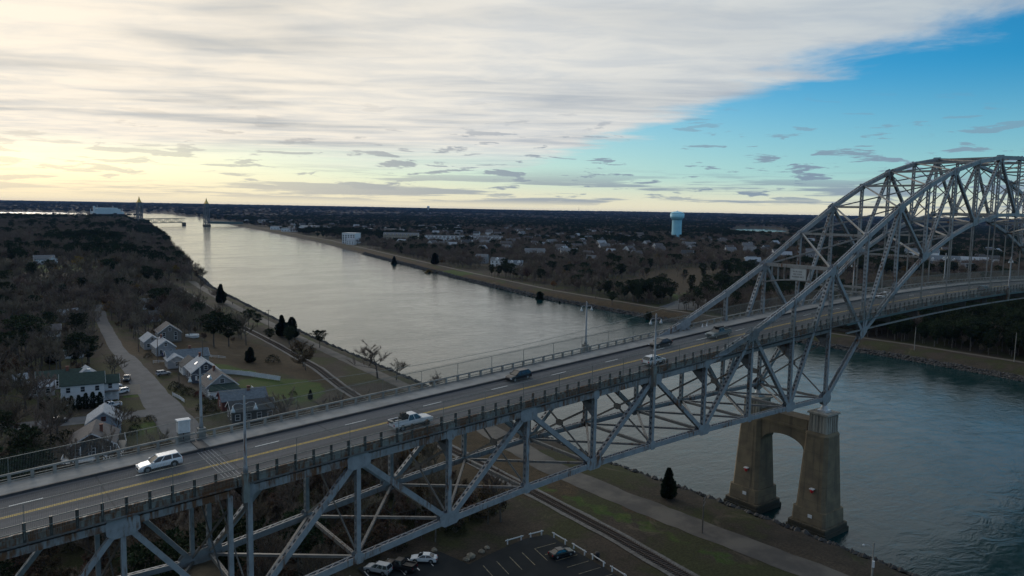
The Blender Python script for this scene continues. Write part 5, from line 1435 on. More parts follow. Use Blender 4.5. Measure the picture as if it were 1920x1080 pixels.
for i in range(6):
    for j in range(18): _t.f.append((i * 18 + j, i * 18 + (j + 1) % 18, ((i + 1) % 6) * 18 + (j + 1) % 18, ((i + 1) % 6) * 18 + j)); _t.m.append(0)
TYRE = _t.mesh('tyre', M_BLACK, True)
_t = MB()
for sg in (-1, 1):
    c = len(_t.v); _t.v.append((0, sg * 0.10, 0)); _t.v += [(math.cos(j * math.pi / 5) * (0.25 if j % 2 else 0.2), sg * 0.085, math.sin(j * math.pi / 5) * (0.25 if j % 2 else 0.2)) for j in range(10)]
    for j in range(10): _t.f.append((c, c + 1 + j, c + 1 + (j + 1) % 10)); _t.m.append(0)
RIM = _t.mesh('rim', M_RIM)
# name: length, width, lower body stations (x, top z), greenhouse (belt x0, roof x0, roof x1, belt x1), belt z, roof z, wheel x, clearance
CARS = {
    'sedan': (4.75, 1.82, [(-2.37, .72), (-2.2, .98), (-1.55, 1.02), (0.75, .97), (1.75, .86), (2.2, .74), (2.37, .52)], (-1.85, -1.05, 0.1, 1.0), .98, 1.44, (-1.38, 1.42), .24),
    'wagon': (4.85, 1.88, [(-2.42, .78), (-2.36, 1.02), (-1.5, 1.03), (0.8, 1.0), (1.8, .90), (2.25, .78), (2.42, .55)], (-2.34, -2.0, 0.2, 1.05), 1.0, 1.53, (-1.42, 1.50), .26),
    'suv': (4.75, 1.92, [(-2.37, .80), (-2.32, 1.10), (-1.5, 1.12), (0.85, 1.10), (1.75, 1.02), (2.22, .88), (2.37, .6)], (-2.28, -1.95, 0.2, 1.05), 1.1, 1.74, (-1.38, 1.45), .32),
    'hatch': (4.3, 1.82, [(-2.15, .80), (-2.1, 1.02), (-1.4, 1.04), (0.85, 1.0), (1.6, .92), (2.0, .78), (2.15, .56)], (-2.05, -1.6, 0.15, 1.05), 1.02, 1.56, (-1.25, 1.35), .26),
    'pickup': (5.85, 2.02, [(-2.92, 1.02), (-2.9, 1.18), (-0.75, 1.18), (1.15, 1.18), (2.3, 1.14), (2.75, 1.05), (2.92, .7)], (-0.85, -0.55, 0.55, 1.25), 1.18, 1.88, (-1.75, 1.9), .42),
}


def vehicle(kindname, x, y, z, rz, paint, label, cat='car', tilt=0.0, nm=None, wheel_s=1.0, grp=None):
    L, W, body, gh, belt, roof, wx, clr = CARS[kindname]
    e = empty(nm or {'pickup': 'pickup_truck', 'suv': 'sport_utility_vehicle', 'wagon': 'station_wagon', 'sedan': 'sedan_car', 'hatch': 'hatchback_car'}[kindname], (x, y, z))
    e.rotation_euler = (0, tilt, rz); e.rotation_mode = 'XYZ'
    tag(e, label, cat, grp); hw = W / 2
    mb = MB(); prev = None
    for i, (bx, bz) in enumerate(body):
        nose = 0.86 if i in (0, len(body) - 1) else (0.96 if i in (1, len(body) - 2) else 1.0); w = hw * nose
        ring = [(bx, -w * .93, clr), (bx, -w, clr + .18), (bx, -w, bz - .22), (bx, -w * .95, bz - .03), (bx, -w * .8, bz), (bx, w * .8, bz), (bx, w * .95, bz - .03), (bx, w, bz - .22), (bx, w, clr + .18), (bx, w * .93, clr)]
        if prev:
            for k in range(10): mb.poly((prev[k], prev[(k + 1) % 10], ring[(k + 1) % 10], ring[k]))
        else: mb.poly(ring[::-1])
        prev = ring
    mb.poly(prev)
    bd = mb.build('body', paint, e)
    if kindname == 'pickup':                           # open bed: dark liner and side walls
        mb = MB(); mb.box(-2.8, -0.95, -hw * .78, hw * .78, 1.183, 1.20); mb.build('bed_liner', M_TRIMB, e)
        for sg in (-1, 1):
            mb = MB(); mb.box(-2.88, -0.9, sg * hw * .8 if sg > 0 else -hw * .93, hw * .93 if sg > 0 else -hw * .8, 1.184, 1.42); mb.build('bed_side', paint, e)
        mb = MB(); mb.box(-2.92, -2.84, -hw * .78, hw * .78, 1.17, 1.42); mb.build('tailgate', paint, e)
    x0, r0, r1, x1 = gh; wb, wr = hw * .90, hw * .72
    mb = MB(); A = [(x0, -wb, belt), (x1, -wb, belt), (x1, wb, belt), (x0, wb, belt)]; B = [(r0, -wr, roof - .04), (r1, -wr, roof - .04), (r1, wr, roof - .04), (r0, wr, roof - .04)]
    mb.hexa(A + B); mb.build('windows', M_CGLASS, e)
    mb = MB(); n = [(r0 - .06, -wr - .02), (r1 + .04, -wr - .02), (r1 + .04, wr + .02), (r0 - .06, wr + .02)]; mb.hexa([(a, b, roof - .045) for a, b in n] + [(a * .96 + (r0 + r1) * .02, b * .93, roof + .02) for a, b in n]); mb.build('roof', paint, e)
    for sg in (-1, 1):                                 # pillars
        mb = MB()
        mids = [0.5] if kindname in ('pickup', 'sedan') else [0.32, 0.68]
        for (a, b) in [((x0, wb), (r0, wr)), ((x1, wb), (r1, wr))] + [((x0 + (x1 - x0) * u, wb), (r0 + (r1 - r0) * u, wr)) for u in mids]:
            mb.bar((a[0], sg * (a[1] + .004), belt), (b[0], sg * (b[1] + .004), roof - .03), 0.09, 0.03, (0, 1, 0))
        mb.build('pillars', paint, e)
        mb = MB(); mb.box(x1 - .32, x1 - .14, sg * (hw + .02) if sg > 0 else -hw - .2, hw + .2 if sg > 0 else -hw - .02, belt - .02, belt + .14); mb.build('mirror', paint, e)
        mb = MB(); zt_ = body[-2][1]; mb.box(L / 2 - .2, L / 2 - .03, sg * hw * .82 - .2, sg * hw * .82 + .03 * sg + .1, zt_ - .24, zt_ - .07); mb.build('headlight', M_HEAD, e)
        mb = MB(); zt_ = body[1][1]; mb.box(-L / 2 - .012, -L / 2 + .1, sg * hw * .78 - .12, sg * hw * .78 + .12, zt_ - .36, zt_ - .1); mb.build('tail_light', M_TAIL, e)
        mb = MB(); mb.box(wx[0] + .45, wx[1] - .45, sg * hw * .965 - .03, sg * hw * .965 + .03, clr - .02, clr + .14); mb.build('sill', M_TRIMB, e)
        for w_ in wx:
            mb = MB(); k = 12; cz = .36 * wheel_s                    # dark arch round the wheel
            mb.poly([(w_ + math.cos(math.pi * i / k) * .44, sg * (hw + .006), cz + math.sin(math.pi * i / k) * .44) for i in range(k + 1)] + [(w_ - .44, sg * (hw + .006), clr), (w_ + .44, sg * (hw + .006), clr)]); mb.build('wheel_arch', M_TRIMB, e)
            wh = inst('wheel', TYRE, e, (w_, sg * (hw - .09), .355 * wheel_s), 0, (wheel_s, 1.1, wheel_s)); inst('rim', RIM, wh)
    mb = MB(); mb.box(L / 2 - .06, L / 2 + .02, -hw * .45, hw * .45, body[-1][1] - .12, body[-2][1] - .1); mb.build('grille', M_TRIMB, e)
    mb = MB(); mb.box(-L / 2 - .03, -L / 2 + .05, -hw * .9, hw * .9, clr + .06, clr + .28); mb.build('bumper', M_TRIMB if paint != P_WHITE or kindname != 'pickup' else M_RIM, e)
    return e


def on_deck(kd, x, y, heading, paint, label, **k):
    sl = (deckz(x + 2) - deckz(x - 2)) / 4.0
    return vehicle(kd, x, y, deckz(x) + 0.012, 0.0 if heading > 0 else math.pi, paint, label, tilt=(-math.atan(sl) if heading > 0 else math.atan(sl)), **k)


on_deck('wagon', -127.8, 9.9, -1, P_WHITE, 'white station wagon driving down past the expansion joint')
pk_ = on_deck('pickup', -98.4, 2.3, 1, P_WHITE, 'white pickup truck with equipment in its bed on the bridge', cat='truck', wheel_s=1.1)
on_deck('hatch', -73.6, 10.9, -1, P_NAVY, 'dark blue car driving down the far lane over the open water')
on_deck('sedan', -40.0, 10.6, -1, P_BLACK, 'black car in the far lane next to the start of the far arch')
on_deck('hatch', -51.0, 2.3, 1, P_WHITE, 'white hatchback behind the lamp pole on the bridge')
on_deck('pickup', -26.2, 8.0, -1, P_TEAL, 'grey green pickup with a rack passing under the near arch chord', cat='truck', wheel_s=1.1)
on_deck('sedan', 45.0, 10.9, -1, P_WHITE, 'white car farther up the bridge beyond the portal')
on_deck('hatch', 82.0, 2.0, 1, P_BLUEG, 'blurred grey car behind the near railing of the main span')
# load in the pickup bed
x = -99.7; zz = deckz(x); sl = 0.0682
cg = empty('equipment', (x, 2.3, zz + 1.24)); cg.rotation_euler = (0, -math.atan(sl), 0); tag(cg, 'dark machinery with a spare wheel loaded in the white pickup bed', 'equipment')
mb = MB(); mb.box(-.35, .55, -.55, .45, 0, .5); mb.box(-.2, .5, -.3, .35, .5, .95); mb.build('engine', M_TRIMB, cg)
mb = MB(); mb.tube([(-.3, -.4, .5), (-.35, -.45, 1.0), (0.1, -.3, 1.15), (.4, .2, 1.05)], .05, 6); mb.build('handle', M_RAIL, cg)
wv = inst('spare_wheel', TYRE, cg, (-1.0, .1, .14)); wv.rotation_euler = (HP, 0, 0); wv2 = inst('spare_wheel', TYRE, cg, (.35, -.62, .5)); mb = MB(); mb.box(-1.4, -.5, -.7, -.45, 0, .3); mb.build('tool_box', M_RIM, cg)
mb = MB(); mb.box(-1.9, -1.5, -.5, .5, 0, .25); mb.build('crate', P_GREY, cg)
lr = empty('ladder_rack', (-26.3, 8.0, deckz(-26.3) + 1.9)); lr.rotation_euler = (0, math.atan(.0682) * -0.9, 0); tag(lr, 'dark bundle strapped over the cab of the grey green pickup', 'cargo')
mb = MB(); mb.box(-.9, 1.0, -.5, .5, .03, .28); mb.build('bundle', M_TRIMB, lr); mb = MB()
for v_ in (-.6, .6): mb.box(v_ - .04, v_ + .04, -.62, .62, .28, .31)
mb.build('strap', M_RIM, lr)


def on_ground(kd, x, y, heading, paint, label, z=None, **k):
    return vehicle(kd, x, y, (h1(x, y) + 0.06) if z is None else z, heading, paint, label, **k)


on_ground('sedan', -81.4, 27.0, R(140), P_WHITE, 'white sedan parked beside the boulders under the bridge', 4.58)
on_ground('pickup', -86.3, 26.8, R(122), P_BLACK, 'black pickup truck parked under the bridge', 4.58, cat='truck')
on_ground('suv', -89.8, 28.0, R(122), P_SILVER, 'silver sport utility vehicle parked left of the black pickup', 4.58)
on_ground('sedan', -60.0, 14.6, R(-8), P_BLACK, 'dark sedan parked alone beside the white barriers', 4.58)
on_ground('suv', -122.5, 149.4, R(10), P_BLUEG, 'grey blue car parked on the side street')
on_ground('pickup', -108.2, 158.6, R(190), P_WHITE, 'white pickup truck parked on the side street by the arborvitae row', cat='truck')
on_ground('suv', -102.4, 175.4, R(200), P_WHITE, 'white sport utility vehicle parked on the small lawn by the driveway')
on_ground('pickup', -103.4, 184.4, R(15), P_WHITE, 'white pickup truck parked on the pale driveway', cat='truck')
on_ground('pickup', -97.2, 194.0, R(255), P_GREY, 'grey pickup truck parked at the street edge', cat='truck')
on_ground('suv', -85.2, 196.3, R(5), P_SILVER, 'silver car parked in front of the white garage')

# ------------------------------------------------------------------ poles
def utility_pole(x, y, hh, label, arms=1, lamp=False, grp='wooden utility poles', dirz=0.0, z=None, m=M_WOODP):
    e = empty('utility_pole', (x, y, h1(x, y) if z is None else z), dirz); tag(e, label, 'utility pole', grp)
    mb = MB(); mb.lathe([(0.17, -.3), (0.15, hh * .5), (0.11, hh)], 8); mb.build('pole', m, e)
    for i in range(arms):
        zz = hh - .4 - i * 1.0; mb = MB(); mb.box(-1.15, 1.15, -.2, -.1, zz - .07, zz + .07); ar = mb.build('crossarm', m, e)
        for u in (-1.0, -.45, .45, 1.0):
            mb = MB(); mb.lathe([(.05, 0), (.07, .1), (.04, .22)], 6, (u, -.15, zz + .07)); mb.build('insulator', M_RAILC, ar)
    if lamp:
        mb = MB(); mb.tube([(0, 0, hh - 1), (0, .8, hh - .6), (0, 1.5, hh - .65)], .04, 5); mb.build('arm', M_RIM, e); mb = MB(); mb.lathe([(.05, .15), (.22, 0), (.2, -.12)], 8, (0, 1.6, hh - .75)); mb.build('lamp', M_LAMP, e)
    return e


utility_pole(-30.3, 6.6, 7.2, 'weathered utility pole with crossed arms beside the canal road near the pier', 2, dirz=0.5)
e = utility_pole(-22.0, -23.0, 6.8, 'pale lamp pole at the bottom edge of the picture by the water', 0, True, 'lamp poles', 0.4, m=M_RAILC)
mb = MB(); mb.box(-.5, -.12, -.3, .1, 2.6, 3.7); mb.build('meter_box', M_WHITE, e)
for i, (x, y, hh, a) in enumerate(((-23.7, 333, 11, 0), (-19.5, 311, 10.5, 1), (-14.5, 289, 10.5, 1), (-20.5, 247, 8.5, 0))):
    utility_pole(x, y, hh, ('plain pole by the bank road, farthest from the bridge', 'pole with one arm by the bank road before the flat topped pine', 'pole with one arm beyond the cedar pair', 'pale post in front of the cedar pair')[i], a)
for i, (x, y, hh, a, l_) in enumerate(((-97.2, 300, 9.5, 1, True), (-81.2, 222, 9, 1, False), (-86.0, 172, 9, 1, False), (-83.0, 246, 9, 1, False), (-69.5, 205, 9.5, 0, False))):
    utility_pole(x, y, hh, ('street pole with a lamp at the wooded end of the street', 'street pole beside the nearer grey cottage', 'street pole in the hedge beside the street', 'street pole in front of the farther grey cottage', 'bare pole behind the long grey house')[i], a, l_)
FP = [(228.9, 307.3, 12, 'tall pole on the far bank before the dry field'), (240.6, 367, 14, 'tall plain pole on the far bank among the bare trees'), (350, 360, 12, 'pole with an arm standing in the dry field'), (396, 338, 12, 'pole at the right edge of the dry field'), (259, 295, 11, 'pole beside the park road on the far bank'), (248, 262, 10, 'pole between the pale parking area and the park road'), (222, 82, 11, 'pale pole on the far bank seen under the arch'), (228, 42, 13, 'white pole on the far bank right of the pier'), (256, 440, 13, 'pole on the far bank beside the white cottages'), (262, 475, 12, 'pole on the far bank left of the white cottages'), (255, 410, 11, 'pole on the far bank right of the white cottages')]
for i, (x, y, hh, lb) in enumerate(FP): utility_pole(x, y, hh, lb, 1 if i in (0, 2, 3, 8) else 0, grp='poles on the far bank', m=M_RAILC if i in (6, 7) else M_WOODP, dirz=0.4)


def wires(a, b, za, zb_, sag, label):
    mb = MB(); A = V3((*a, h1(*a) + za)); B = V3((*b, h1(*b) + zb_)); n = 10; f = lambda u: A.lerp(B, u) - V3((0, 0, sag * 4 * u * (1 - u)))
    for off in (-.9, .9):
        for i in range(n): mb.tube([f(i / n) + V3((off, 0, 0)), f((i + 1) / n) + V3((off, 0, 0))], 0.02, 3, cap=False)
    tag(mb.build('overhead_wires', M_RAILC), label, 'wires')


wires((-86, 172), (-81.2, 222), 8.5, 8.5, 1.0, 'wires sagging between the hedge pole and the cottage pole')
wires((-81.2, 222), (-83.0, 246), 8.5, 8.5, .5, 'wires between the two poles beside the grey cottages')
wires((-86, 172), (-84, 118), 8.5, 9.0, 1.2, 'wires leading from the hedge pole towards the bridge')
# walker on the bank road
pw = bpy.data.meshes.new('person'); vs = [(0, 0, .95), (0, 0, 1.2), (0, 0, 1.45), (0, 0, 1.56), (0, 0, 1.7), (-.1, 0, .9), (-.13, .1, .5), (-.14, -.05, .06), (-.14, .1, .03), (.1, 0, .9), (.13, .2, .52), (.14, .3, .08), (.14, .44, .05), (-.22, 0, 1.42), (-.28, -.05, 1.15), (-.24, .12, .95), (.22, 0, 1.42), (.28, .02, 1.15), (.24, .18, .98)]
es = [(0, 1), (1, 2), (2, 3), (3, 4), (0, 5), (5, 6), (6, 7), (7, 8), (0, 9), (9, 10), (10, 11), (11, 12), (2, 13), (13, 14), (14, 15), (2, 16), (16, 17), (17, 18)]
pw.from_pydata(vs, es, []); pw.materials.append(pmat('dark_clothes', (0.025, 0.025, 0.03), (0.04, 0.04, 0.045), 5, 0.9))
po_ = bpy.data.objects.new('person', pw); COL.objects.link(po_); po_.location = (1.5, 397, h1(1.5, 397) + 0.05)
sk = po_.modifiers.new('skin', 'SKIN'); rad = [.16, .15, .16, .07, .11, .1, .075, .05, .045, .1, .075, .05, .045, .06, .05, .035, .06, .05, .035]
for v_, r_ in zip(pw.skin_vertices[0].data, rad): v_.radius = (r_, r_)
pw.skin_vertices[0].data[0].use_root = True; po_.modifiers.new('smooth', 'SUBSURF').render_levels = 1
tag(po_, 'person in dark clothes walking along the bank road', 'person')

# ------------------------------------------------------------------ far landmarks
wtw = empty('water_tower', (1110, 982, h1(1110, 982))); tag(wtw, 'pale blue fluted water tower rising over the far town', 'water tower')
M_WT = pmat('tower_blue', (0.30, 0.64, 0.78), (0.26, 0.58, 0.72), 0.08, 0.5); zg = h1(1110, 982)
mb = MB(); mb.lathe([(11.5, -2), (10.6, 6), (10.2, 20), (10.2, 42)], 48, flute=0.035); mb.build('column', M_WT, wtw)
mb = MB(); mb.lathe([(10.2, 42), (12.5, 45.5), (14.4, 47.5), (14.7, 48.5), (14.7, 55.5)], 48); mb.build('tank', M_WT, wtw, True)
mb = MB(); mb.lathe([(14.7, 55.5), (13.5, 57.5), (10, 59.2), (5, 60.3), (1.2, 60.6), (1.2, 61.6), (0.2, 61.8)], 32); mb.build('dome', M_WT, wtw, True)
mb = MB(); mb.box(-1.5, 1.5, -11.6, -10.6, -1, 4); o_ = mb.build('door', M_WHITE, wtw); o_.rotation_euler = (0, 0, -0.9)
w2 = empty('water_tower', (3885, 6562, h1(3885, 6562))); tag(w2, 'tiny white water tower on the horizon', 'water tower')
mb = MB(); mb.lathe([(8, -4), (5, 4), (4.5, 34), (12, 40), (15, 46), (13, 54), (4, 58)], 20); mb.build('tank', M_WHITE, w2, True)
for x, y, hh, lb in ((6921, 7629, 75, 'thin radio mast on the horizon left of the pale blue water tower'), (7500, 6900, 45, 'short radio mast on the horizon next to the taller one')):
    mb = MB(); mb.tube([(0, 0, 0), (0, 0, hh)], [3.0, 1.0], 5); tag(mb.build('radio_mast', M_STEEL_D, None, False, (x, y, h1(x, y))), lb, 'mast')

# railway lift bridge
lb_ = empty('lift_bridge', (430, 2240, 0)); tag(lb_, 'railway lift bridge with two gold tipped towers far down the canal', 'bridge'); lb_.location = (0, 0, 0)
M_LB = pmat('tower_steel', (0.12, 0.14, 0.16), (0.09, 0.105, 0.12), 0.1, 0.6)
for (x, y) in ((331, 2270), (524, 2306)):
    tw = empty('tower', (x, y, 0), 0.15, lb_)
    mb = MB()
    for sx in (-1, 1):
        for sy in (-1, 1): mb.bar((sx * 6.5, sy * 6, -4), (sx * 5.2, sy * 5, 66), 2.4, 2.4)
    for z_ in (14, 28, 42, 54):
        for sy in (-1, 1): mb.bar((-6, sy * 5.6, z_), (6, sy * 5.6, z_), 0.8, 0.8)
        for sx in (-1, 1): mb.bar((sx * 6, -5.6, z_), (sx * 6, 5.6, z_), 0.8, 0.8)
    mb.build('frame', M_LB, tw)
    for z_ in (2, 14, 28, 42):
        for sg in (-1, 1):
            for sy in (-1, 1):
                mb = MB(); mb.bar((-6 * sg, sy * 5.6, z_), (6 * sg, sy * 5.6, z_ + 12), 1.1, 1.1); mb.build('cross_brace', M_LB, tw)
    mb = MB(); mb.box(-6.6, 6.6, -6.2, 6.2, 56, 68); mb.build('machine_room', M_LB, tw)
    mb = MB(); mb.box(-9, 9, -8, 8, -6, 5); mb.build('pier', M_CONC, tw)
    sp = MB(); sp.hexa(((-5.2, -5.2, 68), (5.2, -5.2, 68), (5.2, 5.2, 68), (-5.2, 5.2, 68), (-2.6, -2.6, 75), (2.6, -2.6, 75), (2.6, 2.6, 75), (-2.6, 2.6, 75))); so_ = sp.build('spire', M_GOLD, tw)
    sp = MB(); sp.hexa(((-2.3, -2.3, 75), (2.3, -2.3, 75), (2.3, 2.3, 75), (-2.3, 2.3, 75), (-.3, -.3, 85), (.3, -.3, 85), (.3, .3, 85), (-.3, .3, 85))); sp.build('spire_tip', M_GOLD, so_)
M_LG = pmat('span_green', (0.10, 0.15, 0.14), (0.08, 0.12, 0.115), 0.1, 0.6)
A = V3((336, 2276, 9)); B = V3((480, 2390, 9)); mb = MB()
for yo in (-4, 4):
    n = 10; t = (B - A).normalized(); s = V3((-t.y, t.x, 0)) * yo
    for i in range(n):
        a, b = A.lerp(B, i / n) + s, A.lerp(B, (i + 1) / n) + s; up = V3((0, 0, 13))
        mb.bar(a, b, 1.5, 1.0, s); mb.bar(a + up, b + up, 1.4, 1.0, s); mb.bar(a if i % 2 else a + up, b + up if i % 2 else b, 1.1, .7, s); mb.bar(a, a + up, .8, .7, s)
mb.build('span', M_LG, lb_)
mb = MB(); mb.box(-5, 5, -5, 5, -5, 9); mb.build('pier', M_CONC, lb_, loc=(480, 2390, 0))
mb = MB(); mb.bar((530, 2308, 11), (640, 2330, 9), 5, 7, (0, 0, 1)); mb.build('approach_girder', M_LG, lb_)
# training ship at the quay
shp = empty('ship', (505, 3785, 3), -0.5); shp.rotation_euler = (0, 0, math.atan2(86, 171)); tag(shp, 'long white ship moored beyond the left lift bridge tower', 'ship')
M_SHIP = pmat('ship_white', (0.60, 0.66, 0.68), (0.54, 0.60, 0.63), 0.05, 0.5); M_HULL = pmat('ship_hull', (0.05, 0.035, 0.05), (0.08, 0.05, 0.06), 0.05, 0.5)
mb = MB(); mb.hexa(((-78, -11, -4), (70, -11, -4), (70, 11, -4), (-78, 11, -4), (-85, -12, 10), (90, -5, 12), (90, 5, 12), (-85, 12, 10))); mb.build('hull', M_HULL, shp)
mb = MB(); mb.box(-70, 78, -10.5, 10.5, 11, 22); mb.box(-60, 62, -9.5, 9.5, 22, 34); mb.box(-50, 48, -8.5, 8.5, 34, 39); mb.build('superstructure', M_SHIP, shp)
mb = MB(); mb.hexa(((-66, -4, 22), (-56, -4, 22), (-56, 4, 22), (-66, 4, 22), (-67, -3, 46), (-60, -3, 46), (-60, 3, 46), (-67, 3, 46))); mb.build('funnel', M_SHIP, shp)
for x_, z_ in ((-48, 50), (30, 48), (76, 36), (-80, 34)):
    mb = MB(); mb.tube([(x_, 0, 10), (x_, 0, z_)], [1.6, .8], 6); mb.build('mast', M_SHIP, shp)

# far town: landmarks
def block(x, y, rz, l, w, hh, label, wm, rm, storeys, bays_, flat=False, dormers=0, nm='building'):
    e = empty(nm, (x, y, h1(x, y)), rz); tag(e, label, 'building'); HOUSE_SPOTS.append((x, y, max(l, w) * .62 + 8)); HOUSE_SPOTS.append((x - 11, y - 13, max(l, w) * .45 + 9))
    if flat:
        mb = MB(); mb.box(-l / 2, l / 2, -w / 2, w / 2, -2, hh); mb.build('wall', wm, e); mb = MB(); mb.box(-l / 2 - .4, l / 2 + .4, -w / 2 - .4, w / 2 + .4, hh, hh + 1.0); ro = mb.build('roof', rm, e)
    else: ro = gable(e, l, w, hh, hh + w * .32, wm, rm)
    for s_ in range(storeys):
        for i in range(bays_):
            window(e, -l / 2 + l * (i + .5) / bays_, -w / 2 - .02, 1.6 + s_ * 3.0, 0, 2.3 if flat else 1.5, 1.9 if flat else 1.6)
    for i in range(dormers):
        dx_ = -l / 2 + l * (i + .5) / dormers; mb = MB(); q = w * .22; mb.poly([(dx_ - 1.8, -w / 2 - .1, hh), (dx_ + 1.8, -w / 2 - .1, hh), (dx_ + 1.8, -w / 2 - .1, hh + 1.5), (dx_, -w / 2 - .1, hh + 3.0), (dx_ - 1.8, -w / 2 - .1, hh + 1.5)])
        mb.poly([(dx_ - 1.8, -w / 2 - .1, hh + 1.5), (dx_, -w / 2 - .1, hh + 3.0), (dx_, 0, hh + 3.0), (dx_ - 1.8, 0, hh + 1.5)]); mb.poly([(dx_, -w / 2 - .1, hh + 3.0), (dx_ + 1.8, -w / 2 - .1, hh + 1.5), (dx_ + 1.8, 0, hh + 1.5), (dx_, 0, hh + 3.0)]); mb.build('dormer', wm, ro)
    return e


FA = -0.65                                            # most of the town turns its long walls to the canal
block(428, 1117, -0.9, 24, 22, 17, 'white flat roofed apartment block standing over the far trees', W_WHITE, M_WHITE, 5, 5, True)
block(408, 1076, -0.9, 14, 10, 8, 'white annex below the flat roofed apartment block', W_WHITE, R_LIGHT, 2, 3)
block(522, 1112, FA, 62, 15, 12, 'tan townhouse row with many dormers, left end of the long row', W_TAN, R_GREY, 3, 12, dormers=9)
block(585, 1068, FA, 70, 14, 9, 'white townhouse row with dormers right of the tan row', W_WHITE, R_GREY, 2, 14, dormers=10)
block(645, 1025, FA, 60, 14, 9, 'pale townhouse row at the right end of the long row', W_WHITE, R_GREY, 2, 12, dormers=8)
block(341, 577, -0.9, 14, 9, 6.5, 'steep gabled white cottage by the far bank, left of the pair', W_WHITE, R_GREY, 2, 3, dormers=1)
block(331, 533, -0.75, 15, 9, 6.5, 'steep gabled white cottage by the far bank, right of the pair', W_WHITE, R_BLUE, 2, 3, dormers=2)
block(352, 622, -0.9, 13, 10, 7, 'grey shingled house left of the steep white cottages', W_GREY, R_GREY, 2, 3)
block(480, 684, FA, 26, 11, 8, 'cream building with a long wall among the russet trees', W_WHITE, R_GREY, 2, 6)
block(525, 668, FA, 22, 11, 8, 'white building beside the cream one among the russet trees', W_WHITE, R_GREY, 2, 5)
block(845, 340, -1.25, 46, 16, 7, 'long white hall with a dark blue roof and round dormers seen through the arch', W_WHITE, R_BLUE, 1, 10, dormers=4)
block(905, 338, -1.25, 60, 12, 6, 'long white arcade building right of the blue roofed hall', W_WHITE, R_LIGHT, 1, 16)
block(950, 322, -1.25, 22, 14, 7, 'white gabled end block of the arcade building', W_WHITE, R_DARK, 1, 4)
block(900, 385, -1.25, 40, 14, 12, 'taller white block rising behind the arcade building', W_WHITE, R_BLUE, 2, 8)
for i, (px_, py_) in enumerate(((560, 1700), (640, 1760), (700, 1650), (760, 1560), (590, 1840), (690, 1880), (820, 1700), (900, 1560))):
    block(px_, py_, FA, 60 + 12 * (i % 3), 26, 7, ('low pale warehouse beyond the far bank, ' + ('nearest the canal', 'second from the canal', 'third from the canal', 'beside the bare wood', 'behind the first one', 'behind the second one', 'at the middle of the town', 'at the right of the group')[i]), W_WHITE, R_LIGHT, 1, 9, True)
# small houses of the far town
FH = []
for kk in range(6):
    me_l = [None] * 2
PAL = [(W_WHITE, R_GREY), (W_WHITE, R_DARK), (W_GREY, R_GREY), (W_TAN, R_BROWN), (W_WHITE, R_BROWN), (W_SHING, R_LIGHT)]
rg = random.Random(77); FHM = []
for wm, rm in PAL:
    t_ = empty('proto'); gable(t_, 11, 8, 4.6, 8.0, wm, rm); facade(t_, 11, 8, (1.6,), nl=3, ng=1)
    FHM.append([(c.name.split('.')[0], c.data, c.location.copy(), c.rotation_euler.z, [(g.name.split('.')[0], g.data) for g in c.children]) for c in t_.children])
    for c in list(t_.children):
        for g in list(c.children): bpy.data.objects.remove(g)
        bpy.data.objects.remove(c)
    bpy.data.objects.remove(t_)
ZONES = [((440, 900), (560, 980), 56, 'small pale house among the bare trees behind the white cottages'), ((560, 1300), (380, 900), 64, 'small pale house among the trees below the pale blue water tower'), ((640, 1250), (1000, 1900), 60, 'small pale house in the far town beyond the townhouse rows'),
         ((480, 900), (1900, 2600), 40, 'small pale house near the far railway tower'), ((700, 1500), (240, 420), 30, 'small pale house behind the bridge arch')]
for (xa, xb), (ya, yb), n, lb in ZONES:
    for i in range(n):
        x, y = rg.uniform(xa, xb), rg.uniform(ya, yb)
        if any(math.hypot(x - a, y - b) < 22 for a, b, c in HOUSE_SPOTS): continue
        if x - float(np.interp(y, FS[:, 0], FS[:, 1])) < 45: continue
        HOUSE_SPOTS.append((x, y, 10)); HOUSE_SPOTS.append((x - 11, y - 12, 13)); e = empty('house', (x, y, h1(x, y)), rg.uniform(-1.3, .4)); s_ = rg.uniform(1.0, 1.5); e.scale = (s_, s_, s_ * 1.1)
        tag(e, lb, 'house', lb.replace('small pale house', 'houses'))
        near = math.hypot(x - CAM.x, y - CAM.y) < 1200
        for nm, me, lo, rz_, ch in FHM[rg.randrange(6)]:
            if nm == 'window' and not near: continue
            o = inst(nm, me, e, lo, rz_)
            if nm == 'window': inst('pane', ch[0][1], o)

# ------------------------------------------------------------------ woods, planted last so that houses and roads stay clear
pts = []
for spc, d0, d1 in ((5.6, 100, 560), (7.4, 560, 1300), (11, 1300, 2600), (19, 2600, 4600), (60, 4600, 15000)):
    x, y, dd = woods_points(spc, d0, d1); hgt = H(x, y); ok = woods_mask(x, y, hgt)
    ok &= ~((x > 260) & (y > 400) & (dd < 2600) & (vnoise(x / 60 + 4, y / 60) > 0.78))
    x, y, dd, hgt = x[ok], y[ok], dd[ok], hgt[ok]; kd = choose(x, y, dd)
    s = rng.uniform(0.7, 1.12, x.size); sxy = s * (1.0 if spc < 8 else (1.2 if spc < 15 else (1.6 if spc < 30 else 4.2))); s = s * (1.0 if spc < 60 else 1.25)
    if spc == 5.6:
        u_ = (x < 40) & (rng.random(x.size) < 0.35) & (y < 330)
        kd = np.where(u_, 11, kd)
    pts.append(np.stack([x, y, hgt, kd, s, sxy, dd], 1))
x, y = rng.uniform(-152, -58, 620), rng.uniform(34, 98, 620); hgt = H(x, y); ok = woods_mask(x, y, hgt); x, y, hgt = x[ok], y[ok], hgt[ok]
ug = np.stack([x, y, hgt, np.where(rng.random(x.size) < 0.25, 12, 11), rng.uniform(.7, 1.3, x.size), rng.uniform(.9, 1.5, x.size), np.full(x.size, 900.0)], 1)
pts = np.concatenate(pts + [ug]); pts = pts[np.argsort(pts[:, 6])]
NI = 230
